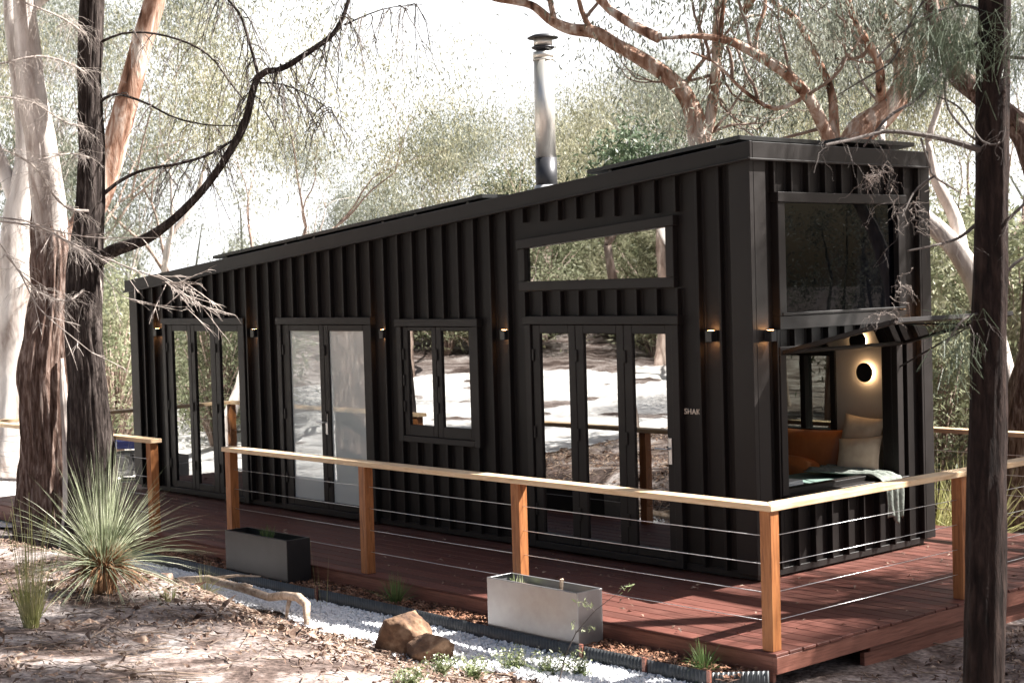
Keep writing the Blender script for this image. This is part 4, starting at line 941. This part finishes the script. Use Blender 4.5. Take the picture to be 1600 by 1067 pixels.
def spray(rg_, base, d, L_, n, rad, K=6, sp_=.5):
    t = np.linspace(0, 1, K); PN, RN = [], []
    ax = np.array(base)[None]+np.array(d)*(L_*t)[:, None]
    for i in range(n):
        u = rg_.uniform(.15, 1); o = np.array(base)+np.array(d)*L_*u; dd = norm(np.array(d)+rg_.normal(0, sp_, 3)); l2 = L_*rg_.uniform(.15, .42)
        PN.append(o[None]+dd*(l2*t)[:, None]+np.array([0, 0, -1.])*(.25*l2*t**2)[:, None]); RN.append(rad*np.linspace(1, .4, K))
    PN.append(ax); RN.append(rad*2*np.linspace(1, .5, K)); return PN, RN
rgt = np.random.default_rng(99)
def end_crown(ends, seed, leafm, rad, L0, mx=3, leaves=40, lsize=.098, up=.35, parent=None, barkm=None, sig=.32, cs=1.0):
    leaves = int(leaves*2.2); rg_ = np.random.default_rng(seed); tubes, tips = [], []
    for p, d in ends:
        tubes = []; branch_rec(rg_, np.array(p, float), norm(np.array(d, float)), L0, rad, 0, mx, tubes, tips, up, .9, (2, 3), .7)
        tb = MB()
        for q, r, lev in tubes: tb.tube(q, r, (8, 6, 5, 4)[min(lev, 3)])
        tb.build('branch', barkm, parent, smooth=True)
        
    T = np.array(tips); C = clump(T, leaves, sig, rg_, 4, cs); lb = MB(); lb.leaves(C, lsize, lsize*.2, rg_, 2.0); lb.build('crown', leafm, parent)

# left: forked stringybark
D1 = 17.2
b0 = P(80, 862, D1); t1 = thing('stringybark_tree', b0, 'thick fibrous brown forked trunk, left of the dark trunk', 'tree')
tr1 = [[(84, 868, D1, 118), (78, 800, D1, 92), (76, 700, D1, 82), (72, 600, D1, 86), (76, 540, D1, 76), (84, 460, D1, 62), (84, 400, D1, 66), (79, 350, D1, 54), (73, 300, D1-.06, 38), (66, 240, D1-.2, 14)],
       [(84, 400, D1, 50), (74, 320, D1-.1, 50), (64, 240, D1-.3, 46), (50, 150, D1-.5, 42), (42, 60, D1-.6, 36), (34, -60, D1-.8, 28), (20, -200, D1-1, 20)]]
limbs(tr1[:1], 1, .34, 60, 5.5).build('trunk', M['b_string'], t1, smooth=True)
limbs(tr1[1:], 3, .16, 40, 4).build('limb', M['b_pale'], t1, smooth=True)  # pale bark colour stands in for sun on this limb
limbs([[(112, 862, D1-.42, 40), (112, 800, D1-.40, 26), (110, 740, D1-.36, 20), (106, 690, D1-.33, 16), (100, 630, D1-.28, 12), (98, 560, D1-.2, 6)]], 8, .3, 30, 4).build('sunlit_streak', M['b_pale'], t1, smooth=True)  # added pale stem that paints the streak of sunlight on the trunk
tr1b = [[(88, 420, D1+.1, 44), (120, 370, D1+.5, 40), (160, 290, D1+.6, 40), (190, 190, D1+.6, 36), (216, 90, D1+.6, 34), (246, -20, D1+.6, 34), (280, -160, D1+.6, 26)]]
limbs(tr1b, 2, .12).build('limb', M['b_red'], t1, smooth=True)
end_crown([(P(280, -160, D1+.6), (.3, .2, 1)), (P(260, -90, D1+.6), (-.5, .6, .6)), (P(20, -200, D1-1), (-.2, -.3, 1)), (P(34, -60, D1-.8), (-.8, .2, .5))], 4, M['euca'], .07, 1.4, parent=t1, barkm=M['b_red'], leaves=30)
# left: dark she-oak with the arching branch
D2 = 16.6
t2 = thing('she_oak_tree', P(150, 880, D2), 'straight dark barked trunk with a long arching branch over the cabin roof', 'tree')
main2 = [(152, 885, D2, 96), (146, 800, D2, 72), (142, 700, D2, 62), (138, 600, D2, 54), (130, 500, D2, 52), (134, 420, D2, 50), (138, 330, D2, 42), (141, 240, D2, 36), (141, 140, D2, 34), (143, 40, D2, 35), (146, -60, D2, 32), (150, -260, D2, 24)]
arch = [(140, 420, D2, 30), (175, 392, D2-.1, 27), (225, 374, D2-.2, 22), (268, 345, D2-.3, 17), (320, 292, D2-.4, 15), (362, 232, D2-.5, 15), (384, 190, D2-.5, 17), (404, 120, D2-.6, 15), (440, 108, D2-.6, 12), (482, 82, D2-.7, 12), (520, 54, D2-.7, 11), (538, 22, D2-.7, 9), (552, -30, D2-.7, 7)]
sub2 = [[(404, 120, D2-.6, 10), (392, 75, D2-.5, 8), (376, 25, D2-.5, 8), (350, -8, D2-.4, 6), (330, -40, D2-.4, 5)],
        [(155, 310, D2, 12), (185, 285, D2, 10), (225, 266, D2, 8), (280, 256, D2-.2, 8), (330, 240, D2-.4, 7), (366, 218, D2-.5, 7)],
        [(158, 66, D2, 8), (190, 53, D2, 6), (235, 52, D2, 6), (290, 66, D2, 6), (330, 90, D2, 5), (360, 130, D2, 4), (380, 155, D2, 3)],
        [(150, 168, D2, 10), (176, 147, D2, 8), (225, 160, D2, 6), (270, 183, D2, 5), (320, 195, D2, 4), (375, 197, D2, 3)],
        [(538, 40, D2-.7, 5), (570, 25, D2-.7, 4), (610, 12, D2-.7, 3), (660, 8, D2-.7, 2)],
        [(406, 130, D2-.6, 5), (440, 132, D2-.7, 4), (480, 148, D2-.8, 3), (520, 175, D2-.8, 2)]]
limbs([main2]+[[(a_, b_, c_, d_*(.70 if ln is arch else .58)) for a_, b_, c_, d_ in ln] for ln in [arch]+sub2], 5, .34, 56, 5.5).build('trunk', M['b_dark'], t2, smooth=True)
pn, rn = twigs_from([arch[5:], sub2[0], sub2[4], sub2[5], sub2[1][2:]], rgt, 17, .66, .0085, 1.0, 3)
m = MB(); m.tubes(pn, rn, 3)
pn, rn = twigs_from([sub2[2], sub2[3]], rgt, 8, .55, .007, 1.0, 2); m.tubes(pn, rn, 3); m.build('branchlets', M['twig'], t2)
dead = [[(140, 330, D2-.1, 8), (105, 325, D2-.6, 7), (80, 300, D2-.8, 6), (55, 262, D2-1, 5), (20, 240, D2-1.2, 4), (-20, 225, D2-1.4, 3)],
        [(136, 400, D2, 7), (100, 375, D2-.7, 6), (50, 348, D2-1.0, 5), (0, 340, D2-1.2, 4)],
        [(140, 120, D2, 7), (110, 100, D2-.5, 6), (60, 88, D2-.8, 5), (0, 100, D2-1, 4)], [(140, 60, D2, 7), (100, 30, D2-.5, 6), (40, 5, D2-.8, 5)], [(140, 200, D2, 6), (100, 190, D2-.5, 5), (50, 160, D2-.8, 4), (-10, 150, D2-1, 4)],
        [(150, 250, D2, 5), (110, 240, D2-.4, 4), (60, 250, D2-.7, 4)], [(134, 450, D2-.1, 6), (105, 470, D2-.6, 5), (60, 455, D2-.8, 4), (10, 400, D2-1, 4)]]
for ln in dead:
    m = limbs([[(a_, b_, c_, d_*.6) for a_, b_, c_, d_ in ln]], 9, .1); pn, rn = twigs_from([ln], rgt, 40, .42, .0026, .45, 4, out=.8); m.tubes(pn, rn, 3); m.build('dead_branch', M['paletwig'], t2)
m = MB()
fr = [[(-10, 345, D2-1.3, 8), (60, 355, D2-1.4, 7), (130, 388, D2-1.5, 6), (200, 418, D2-1.6, 6), (255, 438, D2-1.6, 5), (300, 470, D2-1.7, 4), (322, 482, D2-1.7, 3)],
      [(-10, 365, D2-1.3, 6), (30, 425, D2-1.4, 6), (60, 480, D2-1.5, 5), (110, 525, D2-1.5, 4), (150, 555, D2-1.6, 3)], [(60, 355, D2-1.4, 5), (140, 372, D2-1.5, 4), (210, 372, D2-1.5, 3), (270, 372, D2-1.6, 2)], [(130, 388, D2-1.5, 4), (190, 460, D2-1.6, 3), (260, 478, D2-1.6, 2), (300, 480, D2-1.6, 2)]]
for ln in fr:
    p, r = W(ln); q, rr = smooth_line(p, r*.42, .06, .02, rgt); m.tube(q, rr, 6)
    for k in range(4, len(q), 3):
        A_, B_ = spray(rgt, q[k], norm(norm(q[min(k+1, len(q)-1)]-q[k-1])+rgt.normal(0, .45, 3)), .34, 4, .0026); m.tubes(np.array(A_), np.array(B_), 3)
e_ = P(262, 443, D2-1.6); dv = norm(P(322, 482, D2-1.7)-e_)
for _ in range(16):
    A_, B_ = spray(rgt, e_+dv*rgt.uniform(-.1, .42)+rgt.normal(0, .03, 3), norm(dv+rgt.normal(0, .38, 3)), .36, 7, .003, sp_=.35); m.tubes(np.array(A_), np.array(B_), 3)
m.build('dead_twigs', M['paletwig'], t2)
end_crown([(P(150, -260, D2), (.2, .1, 1)), (P(148, -150, D2), (.8, -.3, .4)), (P(148, -180, D2), (-.7, -.4, .5)), (P(552, -30, D2-.7), (.5, .2, .6))], 14, M['needle'], .06, 1.2, parent=t2, barkm=M['b_dark'], lsize=.2, leaves=30)
# white barked trunk at the left edge
D3 = 21.0
t3 = thing('white_gum_tree', P(15, 735, D3), 'pale grey and white barked trunk at the left edge, behind the forked trunk', 'tree')
limbs([[(12, 748, D3, 76), (14, 690, D3, 58), (16, 600, D3, 52), (20, 500, D3, 50), (24, 400, D3, 48), (30, 330, D3, 44), (42, 250, D3, 36), (36, 150, D3, 30), (20, 40, D3, 24), (10, -100, D3, 18)], [(30, 330, D3, 26), (4, 260, D3, 22), (-30, 180, D3, 18)]], 21, .10).build('trunk', M['b_pale'], t3, smooth=True)
end_crown([(P(10, -100, D3), (0, 0, 1)), (P(-30, 180, D3), (-.5, -.3, 1)), (P(20, 40, D3), (.7, .5, .5))], 22, M['eucb'], .08, 1.7, parent=t3, barkm=M['b_pale'], leaves=34)

# right: big red gum behind the cabin
D4 = 18.0
t4 = thing('red_gum_tree', P(1330, 640, D4), 'big orange barked gum forking just behind the far end of the roof', 'tree')
g4 = [[(1330, 660, D4, 90), (1326, 500, D4, 78), (1322, 380, D4, 72), (1324, 280, D4, 66), (1342, 212, D4, 56), (1378, 178, D4, 48), (1408, 140, D4, 42), (1424, 90, D4, 40), (1450, 40, D4, 34), (1480, -20, D4, 28), (1510, -120, D4, 20)],
      [(1322, 290, D4, 44), (1290, 205, D4-.1, 24), (1262, 150, D4-.3, 22), (1232, 118, D4-.4, 21), (1198, 95, D4-.5, 20), (1160, 74, D4-.6, 18), (1126, 62, D4-.7, 14), (1090, 58, D4-.8, 10), (1030, 60, D4-.9, 6)],
      [(1318, 300, D4, 34), (1305, 215, D4+.2, 20), (1300, 150, D4+.3, 16), (1284, 105, D4+.4, 13), (1262, 60, D4+.4, 11), (1240, 25, D4+.4, 10), (1205, 0, D4+.4, 8), (1170, -50, D4+.4, 6)],
      [(1410, 136, D4, 28), (1402, 80, D4+.2, 20), (1382, 35, D4+.3, 18), (1372, -20, D4+.3, 14)],
      [(1378, 165, D4, 20), (1374, 100, D4-.3, 15), (1352, 60, D4-.4, 13), (1330, 20, D4-.5, 11), (1318, -40, D4-.5, 9)],
      [(1180, 86, D4-.55, 9), (1183, 50, D4-.6, 8), (1196, 10, D4-.6, 7), (1192, -40, D4-.6, 5)], [(1126, 62, D4-.7, 9), (1128, 30, D4-.7, 9), (1134, -10, D4-.7, 8), (1140, -60, D4-.7, 6)],
      [(1424, 60, D4, 24), (1440, 95, D4+.5, 14), (1420, 20, D4+.6, 12), (1430, -60, D4+.6, 10)],
      [(1262, 150, D4-.3, 8), (1210, 170, D4-.3, 8), (1160, 140, D4-.2, 7), (1120, 100, D4-.2, 5), (1080, 82, D4-.2, 4)]]
g4 = [[(a_, b_, c_, d_*.84) for a_, b_, c_, d_ in ln] for ln in g4]; limbs(g4, 31, .16, 24).build('trunk', M['b_red'], t4, smooth=True)
end_crown([(P(1510, -120, D4), (.5, .2, 1)), (P(1030, 60, D4-.9), (-.8, -.2, .3)), (P(1170, -50, D4+.4), (-.3, 0, 1)), (P(1372, -20, D4+.3), (0, .3, 1)), (P(1318, -40, D4-.5), (-.3, -.4, 1)), (P(1192, -40, D4-.6), (.2, -.3, 1)), (P(1140, -60, D4-.7), (-.3, -.3, 1))], 33, M['eucb'], .06, 1.2, parent=t4, barkm=M['b_red'], leaves=15)
D5 = 19.0
t5 = thing('red_gum_tree', P(1100, 640, D5), 'orange barked gum whose long limb reaches left past the top of the flue', 'tree')
g5 = [[(1104, 660, D5, 60), (1100, 450, D5, 52), (1098, 320, D5, 48), (1092, 220, D5, 42), (1074, 155, D5, 32), (1040, 118, D5, 30), (1000, 92, D5, 27), (966, 72, D5, 25), (930, 50, D5, 24), (890, 45, D5, 21), (860, 32, D5, 18), (832, 10, D5, 15), (800, 2, D5, 13), (770, -2, D5, 10), (720, -20, D5, 7)],
      [(1092, 240, D5, 30), (1110, 180, D5, 22), (1118, 110, D5, 18), (1120, 40, D5, 15), (1124, -40, D5, 12)], [(926, 50, D5, 12), (910, 20, D5, 10), (900, -20, D5, 8)], [(870, 40, D5, 9), (860, 12, D5, 8), (856, -20, D5, 6)], [(1064, 140, D5, 10), (1090, 105, D5, 8), (1120, 70, D5, 6), (1160, 20, D5, 4)]]
g5 = [[(a_, b_, c_, d_*.82) for a_, b_, c_, d_ in ln] for ln in g5]; limbs(g5, 35, .16, 24).build('trunk', M['b_red'], t5, smooth=True)
end_crown([(P(720, -20, D5), (-.6, -.3, .5)), (P(1124, -40, D5), (0, 0, 1)), (P(900, -20, D5), (-.2, .2, 1)), (P(856, -20, D5), (-.5, .3, 1)), (P(1160, 20, D5), (.5, .3, .6))], 36, M['eucb'], .06, 1.2, parent=t5, barkm=M['b_red'], leaves=15)
def along(lines, n, seed):
    r = np.random.default_rng(seed); out = []
    for _ in range(n):
        p, _r = W(lines[int(r.integers(len(lines)))]); k = int(r.integers(1, len(p))); u = r.uniform(); q = p[k-1]*(1-u)+p[k]*u
        if q[2] > 3.4: out.append((q, norm(r.normal(0, 1, 3)+np.array([0, 0, .5]))))
    return out
end_crown(along(g4, 22, 71), 72, M['eucb'], .022, .75, mx=3, parent=t4, barkm=M['b_mid'], leaves=7, sig=.3)
end_crown(along(g5, 18, 73), 74, M['euca'], .022, .75, mx=3, parent=t5, barkm=M['b_mid'], leaves=8, sig=.3)
D6 = 16.5
t6 = thing('stringybark_tree', P(1625, 800, D6), 'rough dark brown trunk at the right edge behind the railing', 'tree')
limbs([[(1622, 850, D6, 110), (1618, 740, D6, 96), (1620, 640, D6, 88), (1632, 560, D6, 80), (1640, 420, D6, 70), (1636, 300, D6, 62), (1606, 220, D6, 44), (1560, 172, D6, 38), (1520, 140, D6, 34), (1490, 108, D6, 32), (1462, 40, D6, 28), (1440, -60, D6, 22)], [(1640, 420, D6, 44), (1680, 300, D6, 36), (1700, 100, D6, 26)]], 41, .3).build('trunk', M['b_string'], t6, smooth=True)
end_crown([(P(1440, -60, D6), (-.3, 0, 1)), (P(1700, 100, D6), (.4, .2, 1))], 42, M['euca'], .08, 1.4, parent=t6, barkm=M['b_mid'], leaves=34)
D7 = 17.5
t7 = thing('leaning_gum_tree', P(1560, 620, D7), 'pink grey trunk leaning left between the cabin and the dark trunk', 'tree')
limbs([[(1575, 640, D7, 46), (1552, 540, D7, 42), (1528, 450, D7, 38), (1500, 400, D7, 34), (1470, 365, D7, 32), (1440, 338, D7, 28), (1400, 290, D7, 20), (1380, 230, D7, 14)], [(1505, 408, D7, 22), (1492, 340, D7+.2, 20), (1462, 280, D7+.3, 16), (1450, 220, D7+.3, 10)]], 45, .15).build('trunk', M['b_pale'], t7, smooth=True)
end_crown([(P(1450, 220, D7+.3), (.2, .2, 1)), (P(1380, 230, D7), (-.2, .5, 1))], 46, M['eucb'], .04, .8, parent=t7, barkm=M['b_pale'], leaves=30)

# near she-oak on the right
D8 = 7.6
bx = P(1536, 1180, D8); gz8 = float(ground_z(bx[0], bx[1])); t8 = thing('she_oak_tree', (bx[0], bx[1], gz8), 'near dark slender trunk in front of the deck on the right, with bare twigs', 'tree')
n8 = [(1536, 1400, D8, 78), (1536, 1180, D8, 66), (1537, 1067, D8, 60), (1540, 900, D8, 59), (1542, 700, D8, 58), (1546, 500, D8, 54), (1550, 300, D8, 51), (1553, 150, D8, 49), (1556, 0, D8, 47), (1560, -200, D8, 42), (1570, -700, D8, 34), (1580, -1200, D8, 24)]
limbs([n8], 51, .17, 46, 6.0).build('trunk', M['b_near'], t8, smooth=True)
tw8 = [[(1545, 240, D8, 12), (1500, 226, D8-.1, 10), (1450, 215, D8-.2, 8), (1400, 207, D8-.3, 7), (1370, 210, D8-.3, 6), (1330, 220, D8-.4, 5), (1290, 228, D8-.5, 4)],
       [(1545, 60, D8, 8), (1500, 90, D8, 6), (1460, 130, D8-.1, 6), (1430, 160, D8-.1, 5), (1390, 185, D8-.2, 5), (1350, 230, D8-.2, 3)], [(1478, 110, D8-.1, 5), (1478, 165, D8-.1, 4), (1505, 205, D8-.1, 4), (1530, 225, D8, 5)],
       [(1545, 20, D8, 7), (1505, 8, D8+.1, 5), (1460, 20, D8+.1, 4), (1410, 50, D8+.2, 3), (1370, 90, D8+.2, 3)], [(1500, 8, D8, 5), (1462, -20, D8, 4), (1420, 40, D8, 4), (1395, 95, D8, 3), (1360, 120, D8, 3), (1310, 150, D8, 2)],
       [(1540, 340, D8, 7), (1500, 372, D8, 5), (1460, 384, D8-.1, 4), (1420, 392, D8-.1, 3)], [(1560, 360, D8, 7), (1590, 330, D8-.1, 5), (1620, 300, D8-.1, 4)], [(1560, 90, D8, 7), (1600, 92, D8, 6), (1640, 96, D8, 5)], [(1560, 440, D8, 6), (1590, 410, D8, 5), (1630, 390, D8, 4)],
       [(1440, 215, D8-.2, 4), (1455, 260, D8-.2, 4), (1462, 275, D8-.2, 4), (1500, 300, D8-.1, 3)], [(1462, 275, D8-.2, 4), (1430, 300, D8-.2, 3), (1410, 340, D8-.3, 2)], [(1462, 150, D8-.1, 3), (1500, 170, D8, 3), (1535, 222, D8-.15, 3), (1565, 225, D8-.2, 3), (1572, 200, D8-.2, 2)],
       [(1545, 490, D8, 5), (1510, 500, D8-.1, 4), (1480, 540, D8-.1, 3)]]
for ln in tw8:
    m = MB(); p, r = W(ln); q, rr = smooth_line(p, r, .03, .015, rgt); m.tube(q, rr, 6)
    pn, rn = twigs_from([ln], rgt, 11, .26, .0017, .7, 2, out=.7); m.tubes(pn, rn, 3); m.build('branch', M['twig'], t8)
pl = [[(1440, 300, D8-.3, 3), (1425, 330, D8-.3, 2), (1445, 350, D8-.3, 2)], [(1380, 262, D8-.3, 3), (1355, 275, D8-.3, 2), (1345, 290, D8-.3, 2)], [(1425, 420, D8-.3, 2), (1400, 450, D8-.3, 2), (1385, 490, D8-.3, 2)], [(1410, 330, D8-.2, 3), (1405, 300, D8-.2, 2), (1380, 275, D8-.2, 2)]]
for ln in pl:
    m = MB(); pn, rn = twigs_from([ln], rgt, 60, .13, .0014, .6, 2); m.tubes(pn, rn, 3); m.build('dead_twigs', M['paletwig'], t8)
C = []
for (u, v, su, sv, n_) in ((1485, 65, 36, 26, 900), (1440, 115, 22, 16, 420), (1590, 60, 26, 36, 360), (1498, 530, 16, 26, 260), (1470, 25, 36, 24, 360)):
    q = np.array([P(u+rgt.normal()*su, v+rgt.normal()*sv, D8+rgt.normal()*.2) for _ in range(n_//3)]); C.append(q)
C = np.concatenate(C); m = MB()
d = norm(rgt.normal(0, .6, (len(C)*3, 3))+np.array([-.1, 0, -1.2])); C3 = np.repeat(C, 3, 0); t_ = np.linspace(0, 1, 4); L_ = rgt.uniform(.06, .16, len(C3))
m.tubes(C3[:, None]+d[:, None]*(L_[:, None]*t_)[..., None], .0011, 3); m.build('needles', M['needle'], t8)
end_crown([(P(1580, -1200, D8), (0, 0, 1)), (P(1575, -900, D8), (.8, .3, .4)), (P(1570, -760, D8), (-.7, .4, .4))], 53, M['needle'], .04, .9, parent=t8, barkm=M['b_near'], lsize=.2, leaves=40, sig=.25)

# trees to the right of and behind the viewer: they shade the deck and stand in the window reflections
OG = 'trees standing outside the picture'
OFF = [('B', -13.2, -3.4, 2.2, .85), ('G', 6.6, 7.2, 1.9, 1.1), ('A', 8.8, 8.2, 2.2, 1.15), ('G', 4.4, 11.0, 3.4, 1.0), ('A', 9.6, 1.4, 5.0, .8), ('F', 1.5, -12.5, 2.5, 1.0), ('F', 6.5, -15.5, .9, 1.05), ('F', -4.5, -12.0, 4.1, .95), ('F', 13, -9, 3.3, 1.05), ('F', 12.5, -2.5, 5.9, 1.0), ('A', 12.5, 12, 1.1, 1.25), ('B', 7.2, 12.8, 4.2, 1.2),
       ('B', -13.5, -15.0, .5, 1.1), ('D', -18.5, -19.0, 1.5, 1.0), ('A', -11.0, -19.5, 2.7, 1.1), ('C', -22.0, -14.0, 3.9, 1.2), ('E', -16.0, -23.0, 5.2, 1.3), ('D', -26.0, -22.0, .2, 1.15), ('B', -6.0, -21.0, 1.9, 1.1),
       ('A', -24.0, -30.0, 4.8, 1.2), ('C', -15.0, -31.0, 3.0, 1.3), ('B', -32.0, -26.0, 2.0, 1.2), ('A', -8.2, -7.2, 5.5, .9), ('E', -5.0, -15.5, .9, 1.3)]
for i, (k, x_, y_, rz, s) in enumerate(OFF):
    plant(k, (x_, y_, float(ground_z(x_, y_))), rz, s, 'gum tree standing outside the picture, casting shade or mirrored in the windows', 'eucalypt_tree', 'eucalypt', OG)
rb = np.random.default_rng(8)
bank = [(('S1', 'S2')[int(rb.integers(2))], -3-math.cos(a_)*r_, -math.sin(a_)*r_, rb.uniform(1.0, 1.7)) for a_, r_ in zip(rb.uniform(.55, 1.35, 46), rb.uniform(26, 44, 46))]
for i, (k, x_, y_, s) in enumerate(bank+list((('S1', -15.2, -4.4, .95), ('S2', -17.2, -5.6, 1.1), ('S1', -18.8, -6.9, 1.2), ('S1', -20.5, -8.2, 1.3), ('S1', -20, -20.5, 1.1), ('S2', -15.5, -18.5, .9), ('S1', -25.5, -18, 1.2), ('S2', -12, -17.5, .8), ('S1', -30, -24, 1.4), ('S2', -22, -26, 1.2), ('S1', -17, -27, 1.3)))):
    plant(k, (x_, y_, float(ground_z(x_, y_))), i*1.3, s, 'shrub standing outside the picture, mirrored in the windows', 'shrub', 'shrub', 'shrubs standing outside the picture')

# spreading gum beside the deck, just out of the picture: its crown throws the dappled shade
t9 = thing('eucalypt_tree', (5.4, 3.6, float(ground_z(5.4, 3.6))), 'gum tree standing outside the picture, casting shade or mirrored in the windows', 'eucalypt', OG)
m = MB()
for pts, rr in (([(5.4,3.6,-.6), (5.3,3.6,2), (5.1,3.7,4.5), (4.8,3.9,6.2), (4.2,4.8,7.6), (3.7,5.6,8.4)], [.3,.24,.2,.17,.1,.05]), ([(4.85,3.85,6), (4.2,2.9,7.2), (3.4,1.9,8.2), (2.9,1.2,8.6)], [.14,.1,.07,.04]), ([(5.05,3.7,4.8), (6.2,4.6,6.6), (6.8,5.8,8.2)], [.13,.09,.05])):
    q, r2 = smooth_line(pts, rr, .25); m.tube(q, r2, 12, bark=.15, seed=4)
m.build('trunk', M['b_mid'], t9, smooth=True)
end_crown([((3.7,5.6,8.2), (-.2,.3,.5)), ((3.6,6.2,8.0), (.3,.5,.3)), ((3.9,5.4,7.9), (-.5,-.1,.3))], 61, M['euca'], .045, .62, parent=t9, barkm=M['b_mid'], leaves=75, sig=.13, up=.15, cs=1.4)
end_crown([((2.9,1.2,8.5), (-.6,-.1,.3)), ((3.3,1.8,8.2), (-.1,-.8,.4)), ((3.1,1.5,8.4), (.1,.7,.4)), ((2.4,2.2,8.4), (-.5,.4,.4)), ((3.9,.9,8.3), (.4,-.7,.3))], 62, M['euca'], .045, .8, parent=t9, barkm=M['b_mid'], leaves=70, sig=.12, up=.15, cs=1.4)
end_crown([((6.8,5.8,8.0), (.2,.3,.6)), ((6.4,5.2,7.4), (.6,-.2,.4))], 63, M['euca'], .045, .8, parent=t9, barkm=M['b_mid'], leaves=70, sig=.12, up=.15, cs=1.4)

# far-off wood all round
def far_wood(seed):
    r = np.random.default_rng(seed); n = 520; a = r.uniform(0, 2*np.pi, n); R_ = r.uniform(48, 105, n); x_ = -3+R_*np.cos(a); y_ = R_*np.sin(a); z_ = ground_z(x_, y_, False)
    H = r.uniform(4.0, 7.6, n); k = 13; h = np.repeat(H, k)*r.uniform(.08, 1, n*k)**.7; w_ = np.repeat(H, k)*.24*np.sqrt(np.clip(1.02-(h/np.repeat(H, k)-.5)**2*3.2, .05, 1))
    b = r.uniform(0, 6.283, n*k); q = w_*np.sqrt(r.uniform(0, 1, n*k)); T = np.stack([np.repeat(x_, k)+q*np.cos(b), np.repeat(y_, k)+q*np.sin(b), np.repeat(z_, k)+h], -1)
    per = 90; C = np.repeat(T, per, 0)+r.normal(0, .36, (len(T)*per, 3)); m = MB(); m.leaves(C, .20, .065, r, .8)
    st = np.stack([np.stack([x_, y_, z_-.3], -1), np.stack([x_+r.normal(0, .3, n), y_+r.normal(0, .3, n), z_+H*.45], -1), np.stack([x_+r.normal(0, .5, n), y_+r.normal(0, .5, n), z_+H*.92], -1)], 1)
    m.tubes(st, np.array([.13, .09, .03])[None], 5); return m
tag(far_wood(3).build('distant_wood', M['far']), 'far off wood of pale eucalypts closing the view all round', 'wood', kind='stuff')
